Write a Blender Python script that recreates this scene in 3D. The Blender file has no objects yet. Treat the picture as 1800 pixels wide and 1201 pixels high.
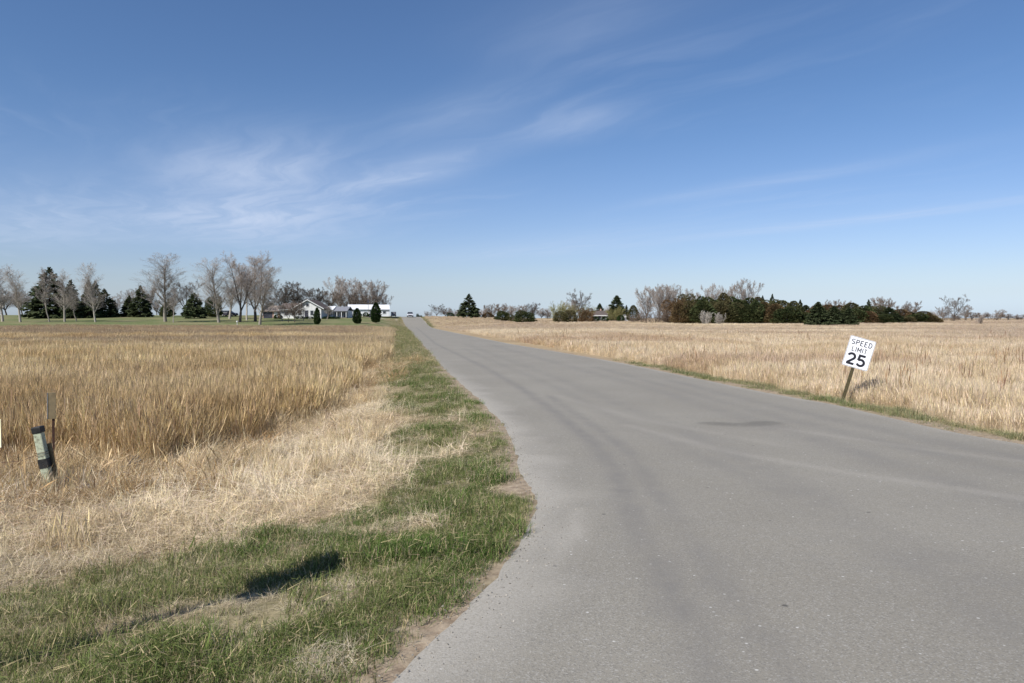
import bpy, bmesh, math, random
import numpy as np
from mathutils import Vector, Matrix, Euler

# ------------------------------------------------------------------ camera, sky, sun, exposure
SC = bpy.context.scene
C = SC.collection
F = 1300.0 / 1800.0                       # focal length in picture widths
CAM_Z = 1.75
cam = bpy.data.cameras.new('camera')
cam.sensor_width = 36.0
cam.lens = 36.0 * F
cam.clip_start = 0.05
cam.clip_end = 6000
cam_o = bpy.data.objects.new('camera', cam)
C.objects.link(cam_o)
cam_o.location = (0, 0, CAM_Z)
cam_o.rotation_euler = (math.radians(90 - 1.784), 0, 0)
SC.camera = cam_o

SUN_EL = math.radians(43)
SUN_AZ = math.radians(223)                # clockwise from +Y: behind the camera, to the left
sun_dir = Vector((math.sin(SUN_AZ) * math.cos(SUN_EL), math.cos(SUN_AZ) * math.cos(SUN_EL), math.sin(SUN_EL)))
sl = bpy.data.lights.new('sun', 'SUN')
sl.energy = 4.8
sl.angle = math.radians(0.53)
sl.color = (1.0, 0.955, 0.88)
so = bpy.data.objects.new('sun', sl)
C.objects.link(so)
so.rotation_euler = (-sun_dir).to_track_quat('-Z', 'Y').to_euler()

SC.view_settings.view_transform = 'Standard'
SC.view_settings.look = 'None'
SC.view_settings.gamma = 1
SC.view_settings.use_curve_mapping = False
SC.view_settings.exposure = 0.42


class NT:
    """short-hand for building node trees"""
    def __init__(self, tree):
        self.t = tree
        self.n = tree.nodes
        self.l = tree.links

    def node(self, typ, **kw):
        nd = self.n.new(typ)
        for k, v in kw.items():
            setattr(nd, k, v)
        return nd

    def put(self, sock, v):
        if isinstance(v, bpy.types.NodeSocket):
            self.l.new(v, sock)
        elif v is not None:
            sock.default_value = v

    def math(self, op, a, b=None, c=None, clamp=False):
        nd = self.node('ShaderNodeMath', operation=op, use_clamp=clamp)
        for i, v in enumerate((a, b, c)):
            if v is not None:
                self.put(nd.inputs[i], v)
        return nd.outputs[0]

    def vmath(self, op, a, b=None):
        nd = self.node('ShaderNodeVectorMath', operation=op)
        self.put(nd.inputs[0], a)
        if b is not None:
            self.put(nd.inputs[1], b)
        return nd.outputs[0]

    def mix(self, fac, a, b, blend='MIX'):
        nd = self.node('ShaderNodeMix', data_type='RGBA', blend_type=blend)
        self.put(nd.inputs[0], fac)
        for s, v in ((nd.inputs[6], a), (nd.inputs[7], b)):
            self.put(s, tuple(v) + (1,) if isinstance(v, (tuple, list)) and len(v) == 3 else v)
        return nd.outputs[2]

    def noise(self, vec, scale, detail=3, rough=0.5, dist=0.0):
        nd = self.node('ShaderNodeTexNoise')
        if vec is not None:
            self.l.new(vec, nd.inputs['Vector'])
        nd.inputs['Scale'].default_value = scale
        nd.inputs['Detail'].default_value = detail
        nd.inputs['Roughness'].default_value = rough
        nd.inputs['Distortion'].default_value = dist
        return nd.outputs[0]

    def ramp(self, v, lo, hi, a=0.0, b=1.0, smooth=True):
        nd = self.node('ShaderNodeMapRange')
        nd.interpolation_type = 'SMOOTHSTEP' if smooth else 'LINEAR'
        for i, x in enumerate((v, lo, hi, a, b)):
            self.put(nd.inputs[i], x)
        return nd.outputs[0]

    def comb(self, x, y, z):
        nd = self.node('ShaderNodeCombineXYZ')
        for i, v in enumerate((x, y, z)):
            self.put(nd.inputs[i], v)
        return nd.outputs[0]


def make_world():
    w = bpy.data.worlds.new('World')
    SC.world = w
    w.use_nodes = True
    N = NT(w.node_tree)
    N.n.clear()
    sky = N.node('ShaderNodeTexSky', sky_type='NISHITA', sun_disc=False)
    sky.sun_elevation = SUN_EL
    sky.sun_rotation = SUN_AZ
    sky.altitude = 300
    sky.air_density = 1.0
    sky.dust_density = 0.6
    sky.ozone_density = 2.2
    tc = N.node('ShaderNodeTexCoord')
    sep = N.node('ShaderNodeSeparateXYZ')
    N.l.new(tc.outputs['Generated'], sep.inputs[0])
    x, y, z = sep.outputs
    zz = N.math('MAXIMUM', z, 0.02)
    px = N.math('DIVIDE', x, zz)
    py = N.math('DIVIDE', y, zz)
    # along (s) and across (t) the wind that draws the cirrus out
    s = N.math('SUBTRACT', N.math('MULTIPLY', px, 0.55), N.math('MULTIPLY', py, 0.83))
    t = N.math('ADD', N.math('MULTIPLY', px, 0.83), N.math('MULTIPLY', py, 0.55))
    warp = N.math('MULTIPLY', N.math('SUBTRACT', N.noise(N.comb(s, t, 3.1), 0.45, 4, 0.55), 0.5), 1.6)
    tw = N.math('ADD', t, warp)
    tb = N.math('ADD', t, N.math('MULTIPLY', warp, 0.3))
    fib = N.noise(N.comb(N.math('MULTIPLY', s, 0.55), N.math('MULTIPLY', tw, 2.6), 0.0), 1.5, 5, 0.56, 0.3)
    broad = N.noise(N.comb(N.math('MULTIPLY', s, 0.5), N.math('MULTIPLY', tw, 0.7), 5.0), 0.75, 4, 0.55)
    fibre = N.ramp(fib, 0.40, 0.78)
    cover = N.ramp(broad, 0.47, 0.72)
    wisps = N.math('MULTIPLY', fibre, cover)

    def band(t0, wt, s0, ws, amp):
        a = N.math('DIVIDE', N.math('SUBTRACT', tb, t0), wt)
        b = N.math('DIVIDE', N.math('SUBTRACT', s, s0), ws)
        q = N.math('ADD', N.math('MULTIPLY', a, a), N.math('MULTIPLY', b, b))
        return N.math('MULTIPLY', N.math('EXPONENT', N.math('MULTIPLY', q, -1.0)), amp)
    banks = None
    for a in ((2.28, 0.20, -4.6, 0.85, 1.0), (2.38, 0.22, -3.0, 0.4, 0.6), (1.85, 0.25, -3.2, 0.6, 0.35), (1.6, 0.3, -2.0, 0.45, 0.25),
              (1.30, 0.55, -5.1, 1.0, 0.95), (1.9, 0.9, -7.2, 1.7, 1.1), (2.4, 1.0, -9.2, 1.6, 0.6), (0.2, 1.0, -9.5, 2.6, 0.7),
              (4.55, 0.20, -3.6, 1.2, 0.38), (7.0, 0.32, -4.2, 2.4, 0.55), (6.2, 1.0, -8.5, 3.0, 0.35)):
        v = band(*a)
        banks = v if banks is None else N.math('ADD', banks, v)
    bank_fib = N.math('MULTIPLY', banks, N.ramp(fib, 0.24, 0.74, 0.42, 1.0))
    dens = N.math('ADD', N.math('MULTIPLY', wisps, 0.13), N.math('MULTIPLY', bank_fib, 0.56))
    dens = N.math('MULTIPLY', dens, N.ramp(z, 0.0, 0.10))
    dens = N.math('MINIMUM', dens, 0.75)
    # clear dry air: less yellow low down than the Nishita model gives
    tint = N.mix(N.ramp(z, 0.0, 0.06), (.76, .86, 1.22), (.82, .85, 1.05))
    tint = N.mix(N.ramp(z, 0.0, 0.035, 1, 0), tint, (.80, .96, 1.42))
    tint = N.mix(N.ramp(z, 0.06, 0.30), tint, (.645, .795, .99))
    clear = N.mix(1.0, sky.outputs[0], tint, 'MULTIPLY')
    col = N.mix(dens, clear, (5.6, 6.4, 8.0))
    bg = N.node('ShaderNodeBackground')
    N.l.new(col, bg.inputs[0])
    bg.inputs[1].default_value = 0.085
    out = N.node('ShaderNodeOutputWorld')
    N.l.new(bg.outputs[0], out.inputs[0])


make_world()

# ------------------------------------------------------------------ helpers
RNG = np.random.default_rng(11)


def fast_mesh(name, verts, tris, mat=None, mats=None, midx=None, attrs=None, smooth=False):
    me = bpy.data.meshes.new(name)
    verts = np.ascontiguousarray(verts, dtype=np.float32)
    tris = np.ascontiguousarray(tris, dtype=np.int32)
    me.vertices.add(len(verts))
    me.vertices.foreach_set('co', verts.ravel())
    k = tris.shape[1] if len(tris) else 3
    if len(tris):
        me.loops.add(tris.size)
        me.loops.foreach_set('vertex_index', tris.ravel())
        me.polygons.add(len(tris))
        me.polygons.foreach_set('loop_start', np.arange(0, tris.size, k, dtype=np.int32))
        me.polygons.foreach_set('loop_total', np.full(len(tris), k, dtype=np.int32))
        if midx is not None:
            me.polygons.foreach_set('material_index', np.asarray(midx, dtype=np.int32))
        me.polygons.foreach_set('use_smooth', np.full(len(tris), smooth, dtype=bool))
    for m in (mats or ([mat] if mat else [])):
        me.materials.append(m)
    for an, (typ, data) in (attrs or {}).items():
        at = me.attributes.new(an, typ, 'POINT')
        key = {'FLOAT': 'value', 'INT': 'value', 'FLOAT_VECTOR': 'vector', 'FLOAT_COLOR': 'color'}[typ]
        at.data.foreach_set(key, np.ascontiguousarray(data, dtype=np.int32 if typ == 'INT' else np.float32).ravel())
    me.update(calc_edges=True)
    return me


def link(name, me, parent=None, loc=(0, 0, 0), rot=(0, 0, 0), scale=(1, 1, 1)):
    o = bpy.data.objects.new(name, me)
    C.objects.link(o)
    o.location, o.rotation_euler, o.scale = loc, rot, scale
    if parent:
        o.parent = parent
    return o


def tag(o, label=None, cat=None, group=None, kind=None):
    for k, v in (('label', label), ('category', cat), ('group', group), ('kind', kind)):
        if v:
            o[k] = v
    return o


def thing(name, label, cat, loc=(0, 0, 0), rot=(0, 0, 0), group=None):
    o = bpy.data.objects.new(name, None)
    o.empty_display_size = 0.3
    C.objects.link(o)
    o.location, o.rotation_euler = loc, rot
    return tag(o, label, cat, group)


class MB:
    """collects shapes into one mesh"""
    def __init__(self):
        self.v, self.f, self.n = [], [], 0

    def add(self, vs, fs):
        self.v += [tuple(v) for v in vs]
        self.f += [tuple(i + self.n for i in f) for f in fs]
        self.n += len(vs)
        return self

    def box(self, x0, y0, z0, x1, y1, z1, M=None):
        vs = [Vector((x, y, z)) for z in (z0, z1) for y in (y0, y1) for x in (x0, x1)]
        if M is not None:
            vs = [M @ v for v in vs]
        return self.add(vs, [(0, 2, 3, 1), (4, 5, 7, 6), (0, 1, 5, 4), (2, 6, 7, 3), (0, 4, 6, 2), (1, 3, 7, 5)])

    def prism(self, poly, y0, y1):
        """poly of (x, z), extruded along y"""
        n = len(poly)
        vs = [(x, y0, z) for x, z in poly] + [(x, y1, z) for x, z in poly]
        fs = [tuple(range(n)), tuple(range(2 * n - 1, n - 1, -1))]
        fs += [(i + n, (i + 1) % n + n, (i + 1) % n, i) for i in range(n)]
        return self.add(vs, fs)

    def xprism(self, poly, x0, x1):
        """poly of (y, z), extruded along x"""
        n = len(poly)
        vs = [(x0, y, z) for y, z in poly] + [(x1, y, z) for y, z in poly]
        fs = [tuple(range(n - 1, -1, -1)), tuple(range(n, 2 * n))]
        fs += [(i, (i + 1) % n, (i + 1) % n + n, i + n) for i in range(n)]
        return self.add(vs, fs)

    def tube(self, pts, rads, n=8):
        rings = []
        pts = [Vector(p) for p in pts]
        for i, p in enumerate(pts):
            d = (pts[min(i + 1, len(pts) - 1)] - pts[max(i - 1, 0)]).normalized()
            u = d.orthogonal().normalized()
            w = d.cross(u)
            rings.append([p + (u * math.cos(a) + w * math.sin(a)) * rads[i]
                          for a in [2 * math.pi * k / n for k in range(n)]])
        vs = [v for r in rings for v in r]
        fs = [(i * n + k, i * n + (k + 1) % n, (i + 1) * n + (k + 1) % n, (i + 1) * n + k)
              for i in range(len(pts) - 1) for k in range(n)]
        fs += [tuple(range(n - 1, -1, -1)), tuple(range((len(pts) - 1) * n, len(pts) * n))]
        return self.add(vs, fs)

    def build(self, name, mat, parent=None, loc=(0, 0, 0), rot=(0, 0, 0), bevel=0, smooth=False):
        me = bpy.data.meshes.new(name)
        me.from_pydata(self.v, [], self.f)
        me.materials.append(mat)
        if smooth:
            me.polygons.foreach_set('use_smooth', [True] * len(me.polygons))
        o = link(name, me, parent, loc, rot)
        if bevel:
            b = o.modifiers.new('bevel', 'BEVEL')
            b.width, b.segments, b.limit_method = bevel, 2, 'ANGLE'
        return o


def vnoise(x, y, scale, seed=0, octaves=3):
    """smooth value noise on numpy arrays, about 0..1"""
    x, y = np.asarray(x, float) / scale, np.asarray(y, float) / scale
    tot, amp, norm = 0, 1.0, 0
    for o in range(octaves):
        xi, yi = np.floor(x).astype(np.int64), np.floor(y).astype(np.int64)
        fx, fy = x - xi, y - yi
        fx, fy = fx * fx * (3 - 2 * fx), fy * fy * (3 - 2 * fy)

        def h(a, b):
            n = (a * 374761393 + b * 668265263 + (seed + o * 17) * 1442695041) & 0x7fffffff
            n = ((n ^ (n >> 13)) * 1274126177) & 0x7fffffff
            return ((n ^ (n >> 16)) & 0xffff) / 65535.0
        v = (h(xi, yi) * (1 - fx) + h(xi + 1, yi) * fx) * (1 - fy) + (h(xi, yi + 1) * (1 - fx) + h(xi + 1, yi + 1) * fx) * fy
        tot = tot + v * amp
        norm += amp
        amp *= 0.5
        x, y = x * 2.03 + 5.2, y * 2.03 + 1.3
    return tot / norm


def sstep(a, b, x):
    t = np.clip((np.asarray(x, float) - a) / (b - a), 0, 1)
    return t * t * (3 - 2 * t)


# ------------------------------------------------------------------ the lie of the land
def table(pairs, smooth=0.0):
    ys, vs = np.array([p[0] for p in pairs], float), np.array([p[1] for p in pairs], float)
    if not smooth:
        return lambda q: np.interp(q, ys, vs)
    g = np.concatenate([np.arange(-60, 20, 0.25), np.arange(20, 420, 1.0)])
    out = []
    for q in g:
        w = smooth * min(1.0, 0.12 + abs(q) / 60)
        k = np.linspace(-1, 1, 9) * w
        out.append(np.average(np.interp(q + k, ys, vs), weights=1.05 - np.abs(np.linspace(-1, 1, 9))))
    out = np.array(out)
    return lambda q: np.where(np.asarray(q) > 400, np.interp(q, ys, vs), np.interp(q, g, out))


edge_left = table([(-60, -300), (-6, -36), (-2, -13), (0, -5), (1, -2.9), (2, -1.75), (3.6, -.67), (5.2, -.2), (6.4, .06), (7.4, .2), (8.3, .2),
                   (9.5, .06), (11.4, 0), (14.6, -.22), (19.4, -.92), (30.6, -2.8), (56, -6.6), (112, -15.3), (178, -25.3),
                   (223, -33.5), (320, -49), (420, -65)], 3)
edge_right = table([(-60, 12), (0, 9.6), (5, 9.0), (12, 8.3), (13, 8.0), (14.9, 8.0), (17.9, 8.0), (21, 7.3), (27.6, 6.4), (35, 5.4), (45, 3.47),
                    (62, 0), (112, -8.6), (178, -19.2), (223, -27.6), (320, -43), (420, -59)], 4)
z_road = table([(-60, .6), (-10, .1), (0, 0), (5, -.12), (10, -.25), (17, -.36), (30, -.38), (60, -.4), (112, -.4), (160, -.5), (180, -.45),
                (190, 0), (205, 1.1), (218, 2.0), (228, 2.27), (240, 2.3), (260, 1.9), (320, 0.2), (420, -1)], 7)
z_left = table([(-60, .3), (-10, -.2), (3, -.4), (6, -.56), (12, -.75), (25, -.75), (60, -.6), (100, -.35), (140, .1), (165, 1.1), (190, 1.75),
                (215, 2.6), (240, 2.8), (420, 2.4), (3000, 1.0)], 8)
z_right = table([(-60, -.2), (10, -.5), (20, -.55), (60, -.45), (110, -.2), (150, .1), (175, .4), (230, 1.1), (320, 1.75), (600, 1.9), (3000, 1.9)], 8)
blend_left = table([(-60, 5), (0, 5), (12, 4.5), (30, 5), (100, 6), (220, 12)])
blend_right = table([(-60, 4), (30, 4), (100, 8), (180, 25), (225, 50), (420, 80)])


def ground_z(x, y, rough=True):
    x, y = np.asarray(x, float), np.asarray(y, float)
    l, r = edge_left(y), edge_right(y)
    zc = z_road(y)
    dl, dr = l - x, x - r
    z = zc + (z_left(y) - zc) * sstep(0, 1, np.maximum(dl, 0) / blend_left(y)) + (z_right(y) - zc) * sstep(0, 1, np.maximum(dr, 0) / blend_right(y))
    if rough:
        off = np.maximum(np.maximum(dl, dr), 0)
        z = z + ((vnoise(x, y, 1.3, 3) - 0.5) * 0.18 + (vnoise(x, y, .55, 4) - .5) * .09) * sstep(0.1, 1.5, off) + (vnoise(x, y, 14, 5) - .5) * 0.5 * sstep(3, 25, off)
    return z


def gz(x, y):
    return float(ground_z(x, y))


def P(px, Y):
    """the X of something seen in the photograph at column px and standing Y metres away"""
    return (px - 900) / 1300 * Y


# ------------------------------------------------------------------ materials
def new_mat(name):
    m = bpy.data.materials.new(name)
    m.use_nodes = True
    N = NT(m.node_tree)
    N.n.clear()
    out = N.node('ShaderNodeOutputMaterial')
    return m, N, out


def bsdf(N, out, col, rough=0.8, spec=0.3, metal=0.0, normal=None, **kw):
    b = N.node('ShaderNodeBsdfPrincipled')
    N.put(b.inputs['Base Color'], tuple(col) + (1,) if isinstance(col, (tuple, list)) else col)
    N.put(b.inputs['Roughness'], rough)
    b.inputs['Specular IOR Level'].default_value = spec
    b.inputs['Metallic'].default_value = metal
    if normal is not None:
        N.l.new(normal, b.inputs['Normal'])
    N.l.new(b.outputs[0], out.inputs[0])
    return b


def bump(N, h, strength=0.3, dist=0.02):
    b = N.node('ShaderNodeBump')
    b.inputs['Strength'].default_value = strength
    b.inputs['Distance'].default_value = dist
    N.l.new(h, b.inputs['Height'])
    return b.outputs[0]


def mat_worn(name, c1, c2, scale=6, rough=0.8, spec=0.3, metal=0.0, bstr=0.15, lo=.35, hi=.7):
    m, N, out = new_mat(name)
    tc = N.node('ShaderNodeTexCoord').outputs['Object']
    n = N.noise(tc, scale, 5, 0.6)
    col = N.mix(N.ramp(n, lo, hi), c1, c2)
    bsdf(N, out, col, rough, spec, metal, bump(N, n, bstr, 0.01))
    return m


def mat_twig(name, c1, c2, seed_scale=0.35):
    """bark or twigs; each tree its own tone between two barks"""
    m, N, out = new_mat(name)
    oi = N.node('ShaderNodeObjectInfo')
    tc = N.node('ShaderNodeTexCoord').outputs['Object']
    f = N.math('ADD', N.math('MULTIPLY', oi.outputs['Random'], 0.6), N.math('MULTIPLY', N.noise(tc, seed_scale, 3), 0.5))
    bsdf(N, out, N.mix(N.ramp(f, .2, .9), c1, c2), 0.9, 0.1)
    return m


def mat_leaf(name, c1, c2, c3=None, scale=0.9, trans=0.15):
    m, N, out = new_mat(name)
    oi = N.node('ShaderNodeObjectInfo')
    tc = N.node('ShaderNodeTexCoord').outputs['Object']
    shift = N.vmath('ADD', tc, N.comb(N.math('MULTIPLY', oi.outputs['Random'], 40.0), 0.0, 0.0))
    n = N.noise(shift, scale, 4, 0.6)
    col = N.mix(N.ramp(n, .35, .65), c1, c2)
    if c3:
        col = N.mix(N.ramp(N.math('ADD', N.math('MULTIPLY', oi.outputs['Random'], 0.55), N.math('MULTIPLY', N.noise(shift, scale * .4, 2), .7)), .45, .85), col, c3)
    d = N.node('ShaderNodeBsdfDiffuse')
    t = N.node('ShaderNodeBsdfTranslucent')
    N.l.new(col, d.inputs[0])
    N.l.new(col, t.inputs[0])
    mx = N.node('ShaderNodeMixShader')
    mx.inputs[0].default_value = trans
    N.l.new(d.outputs[0], mx.inputs[1])
    N.l.new(t.outputs[0], mx.inputs[2])
    N.l.new(mx.outputs[0], out.inputs[0])
    return m


def mat_blade(name, trans=0.3, own=None, own_amount=0.0):
    """grass blade: the clump's own tint times the blade's own tone"""
    m, N, out = new_mat(name)
    a = N.node('ShaderNodeAttribute', attribute_type='INSTANCER', attribute_name='tint').outputs['Color']
    if own:
        a = N.mix(own_amount, a, own)
    b = N.node('ShaderNodeAttribute', attribute_type='GEOMETRY', attribute_name='tone').outputs['Color']
    col = N.mix(1.0, a, b, 'MULTIPLY')
    d = N.node('ShaderNodeBsdfDiffuse')
    t = N.node('ShaderNodeBsdfTranslucent')
    N.l.new(col, d.inputs[0])
    N.l.new(col, t.inputs[0])
    mx = N.node('ShaderNodeMixShader')
    mx.inputs[0].default_value = trans
    N.l.new(d.outputs[0], mx.inputs[1])
    N.l.new(t.outputs[0], mx.inputs[2])
    N.l.new(mx.outputs[0], out.inputs[0])
    return m


def mat_ground():
    m, N, out = new_mat('soil_and_thatch')
    geo = N.node('ShaderNodeNewGeometry').outputs['Position']
    w = N.node('ShaderNodeAttribute', attribute_name='cover')
    sep = N.node('ShaderNodeSeparateColor')
    N.l.new(w.outputs['Color'], sep.inputs[0])
    n1, n2, n3 = N.noise(geo, 9, 6, .65), N.noise(geo, 0.12, 4, .6), N.noise(geo, 1.1, 4, .6)
    fld = N.mix(N.ramp(n1, .3, .7), (.20, .14, .085), (.36, .28, .17))
    fld = N.mix(N.ramp(n2, .35, .65), fld, N.mix(.5, fld, (.42, .33, .21)))
    grn = N.mix(N.ramp(n1, .3, .7), (.085, .085, .04), (.25, .215, .13))
    law = N.mix(N.ramp(n3, .3, .7), (.095, .125, .045), (.155, .165, .075))
    law = N.mix(N.ramp(n2, .4, .7), law, (.215, .19, .105))
    drt = N.mix(N.ramp(n1, .3, .7), (.20, .15, .105), (.37, .30, .22))
    col = N.mix(N.math('MULTIPLY', sep.outputs[0], .8), fld, grn)
    col = N.mix(sep.outputs[1], col, law)
    col = N.mix(sep.outputs[2], col, drt)
    bsdf(N, out, col, 0.95, 0.1, 0, bump(N, n1, .6, .03))
    return m


def mat_asphalt():
    m, N, out = new_mat('weathered_asphalt')
    geo = N.node('ShaderNodeNewGeometry').outputs['Position']
    wear = N.node('ShaderNodeAttribute', attribute_name='wear')
    sep = N.node('ShaderNodeSeparateColor')
    N.l.new(wear.outputs['Color'], sep.inputs[0])
    track, dust, stain = sep.outputs
    big, mid, fine = N.noise(geo, .35, 4, .55), N.noise(geo, 2.2, 5, .6), N.noise(geo, 60, 3, .7)
    base = N.mix(N.ramp(big, .3, .7), (.212, .195, .163), (.240, .222, .187))
    base = N.mix(N.math('MULTIPLY', N.ramp(mid, .35, .75), .35), base, (.215, .202, .178))
    # aggregate: pale and dark chips in the tar
    vo = N.node('ShaderNodeTexVoronoi')
    vo.inputs['Scale'].default_value = 110
    N.l.new(geo, vo.inputs['Vector'])
    sc = N.node('ShaderNodeSeparateColor')
    N.l.new(vo.outputs['Color'], sc.inputs[0])
    base = N.mix(N.ramp(sc.outputs[0], .72, .98, 0, .34), base, (.44, .43, .41))
    base = N.mix(N.ramp(sc.outputs[1], .62, .95, 0, .36), base, (.085, .083, .08))
    vo2 = N.node('ShaderNodeTexVoronoi')
    vo2.inputs['Scale'].default_value = 19
    N.l.new(geo, vo2.inputs['Vector'])
    sc2 = N.node('ShaderNodeSeparateColor')
    N.l.new(vo2.outputs['Color'], sc2.inputs[0])
    chip = N.math('MULTIPLY', N.ramp(vo2.outputs['Distance'], .10, .25, 1, 0), N.ramp(sc2.outputs[0], .93, .96))
    base = N.mix(chip, base, (.5, .49, .46))
    vo3 = N.node('ShaderNodeTexVoronoi')
    vo3.inputs['Scale'].default_value = 3.2
    N.l.new(geo, vo3.inputs['Vector'])
    sc3 = N.node('ShaderNodeSeparateColor')
    N.l.new(vo3.outputs['Color'], sc3.inputs[0])
    spot = N.math('MULTIPLY', N.ramp(vo3.outputs['Distance'], .035, .09, 1, 0), N.ramp(sc3.outputs[1], .68, .72))
    base = N.mix(N.math('MULTIPLY', spot, .75), base, (.05, .048, .045))
    base = N.mix(N.math('MULTIPLY', track, N.ramp(mid, .25, .7, .5, 1.15)), base, (.165, .155, .142))
    base = N.mix(N.math('MULTIPLY', stain, N.ramp(mid, .2, .6, .5, 1)), base, (.085, .08, .07))
    base = N.mix(N.math('MULTIPLY', dust, N.ramp(fine, .3, .65, .25, 1)), base, (.37, .345, .305))
    h = N.math('ADD', N.math('MULTIPLY', fine, .5), N.math('MULTIPLY', vo.outputs['Distance'], .8))
    bsdf(N, out, base, .88, .25, 0, bump(N, h, .35, .006))
    return m


M = dict(
    ground=mat_ground(), asphalt=mat_asphalt(),
    pale_bark=mat_twig('pale_bark', (.36, .33, .29), (.24, .21, .18)),
    pale_twig=mat_twig('pale_twig', (.40, .36, .325), (.31, .275, .245)),
    brown_bark=mat_twig('brown_bark', (.13, .105, .085), (.085, .07, .058)),
    brown_twig=mat_twig('brown_twig', (.235, .185, .15), (.17, .135, .11)),
    dark_bark=mat_twig('dark_bark', (.085, .072, .062), (.055, .047, .042)),
    dark_twig=mat_twig('dark_twig', (.135, .115, .10), (.095, .08, .07)),
    grey_twig=mat_twig('grey_twig', (.36, .31, .275), (.27, .23, .20)),
    yellow_twig=mat_twig('yellow_twig', (.27, .255, .10), (.21, .19, .09)),
    white_twig=mat_twig('white_twig', (.42, .39, .35), (.34, .31, .28)),
    spruce=mat_leaf('spruce_needles', (.052, .070, .034), (.085, .100, .052), None, .9, .3),
    cedar=mat_leaf('cedar_needles', (.092, .098, .044), (.115, .108, .052), (.135, .112, .056), .7, .35),
    cedar_green=mat_leaf('green_cedar_needles', (.066, .088, .038), (.10, .108, .048), None, .7, .35),
    rust=mat_leaf('rusty_cedar_needles', (.165, .118, .062), (.125, .108, .050), (.19, .125, .070), .7, .35),
    arbor=mat_leaf('arborvitae_leaves', (.022, .042, .016), (.040, .062, .022), None, 1.6, .1),
    white=mat_worn('white_siding', (.62, .63, .63), (.50, .51, .51), 1.2, .6, .3, 0, .03),
    white_metal=mat_worn('white_metal_sheet', (.72, .73, .75), (.62, .63, .66), .8, .45, .4, 0, .02),
    dark_roof=mat_worn('brown_shingle', (.085, .07, .065), (.14, .115, .105), 4, .9, .1),
    tan_roof=mat_worn('tan_shingle', (.20, .165, .14), (.28, .23, .20), 4, .9, .1),
    grey_roof=mat_worn('grey_shingle', (.16, .165, .19), (.24, .245, .27), 4, .8, .2),
    brick=mat_worn('pinkish_brick', (.42, .27, .22), (.50, .36, .30), 8, .9, .1),
    glass=mat_worn('window_glass', (.03, .035, .045), (.05, .055, .065), 1, .12, .5, 0, 0),
    black=mat_worn('black_paint', (.012, .012, .013), (.03, .03, .03), 12, .6, .3),
    post_green=mat_worn('peeling_pale_green_paint', (.42, .46, .345), (.21, .215, .155), 22, .8, .2, 0, .3, .45, .7),
    post_wood=mat_worn('weathered_wood', (.17, .145, .085), (.09, .075, .05), 30, .9, .1, 0, .5),
    sign_post=mat_worn('dark_treated_wood', (.085, .072, .038), (.05, .043, .026), 30, .9, .1, 0, .5),
    grey_wood=mat_worn('grey_dead_wood', (.20, .175, .15), (.10, .085, .07), 14, .9, .1, 0, .6),
    dark_wood=mat_worn('dark_rusty_steel', (.06, .035, .028), (.10, .05, .035), 25, .8, .2),
    plate_back=mat_worn('dull_olive_plate', (.30, .235, .135), (.20, .16, .09), 9, .75, .3),
    cream=mat_worn('cream_plate', (.78, .74, .52), (.68, .64, .44), 9, .6, .3),
    sign_white=mat_worn('reflective_white_sheet', (.80, .82, .86), (.72, .74, .79), 5, .45, .4, 0, .02),
    ink=mat_worn('black_sign_ink', (.013, .014, .02), (.02, .02, .025), 20, .5, .3, 0, 0),
    galv=mat_worn('galvanised_steel', (.45, .46, .47), (.33, .34, .35), 18, .45, .5, .6),
    car_paint=mat_worn('silver_white_car_paint', (.62, .63, .66), (.58, .59, .62), 2, .25, .6, .2, 0),
    dark_paint=mat_worn('dark_vehicle_paint', (.03, .03, .045), (.05, .05, .065), 2, .35, .5, 0, 0),
    rubber=mat_worn('rubber', (.02, .02, .02), (.035, .035, .035), 12, .9, .1),
    lamp=mat_worn('headlamp_lens', (.75, .77, .8), (.6, .62, .66), 12, .15, .6, .3, 0),
    gravel=mat_worn('pale_gravel', (.42, .37, .29), (.55, .49, .40), 3, .95, .1, 0, .3),
    stone=mat_worn('dark_stone', (.10, .09, .10), (.17, .155, .16), 9, .9, .2, 0, .5),
)
pm, PN, pout = new_mat('gravel_stone')
bsdf(PN, pout, PN.node('ShaderNodeAttribute', attribute_type='INSTANCER', attribute_name='tint').outputs['Color'], .9, .2)
M['pebble'] = pm
for nm, kw in (('tall_blade', dict(trans=.28)), ('straw_blade', dict(trans=.2)), ('green_blade', dict(trans=.35)),
               ('dead_blade', dict(trans=.2, own=(.50, .40, .26), own_amount=.8))):
    M[nm] = mat_blade(nm, **kw)

# ------------------------------------------------------------------ ground and road
def spaced(lo, hi, fine_lo, fine_hi, step, growth=1.12):
    a = list(np.arange(fine_lo, fine_hi + 1e-6, step))
    s, v = step, a[-1]
    while v < hi:
        s = min(s * growth, 140)
        v += s
        a.append(v)
    s, v = step, a[0]
    while v > lo:
        s = min(s * growth, 140)
        v -= s
        a.insert(0, v)
    return np.array(a)


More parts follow.
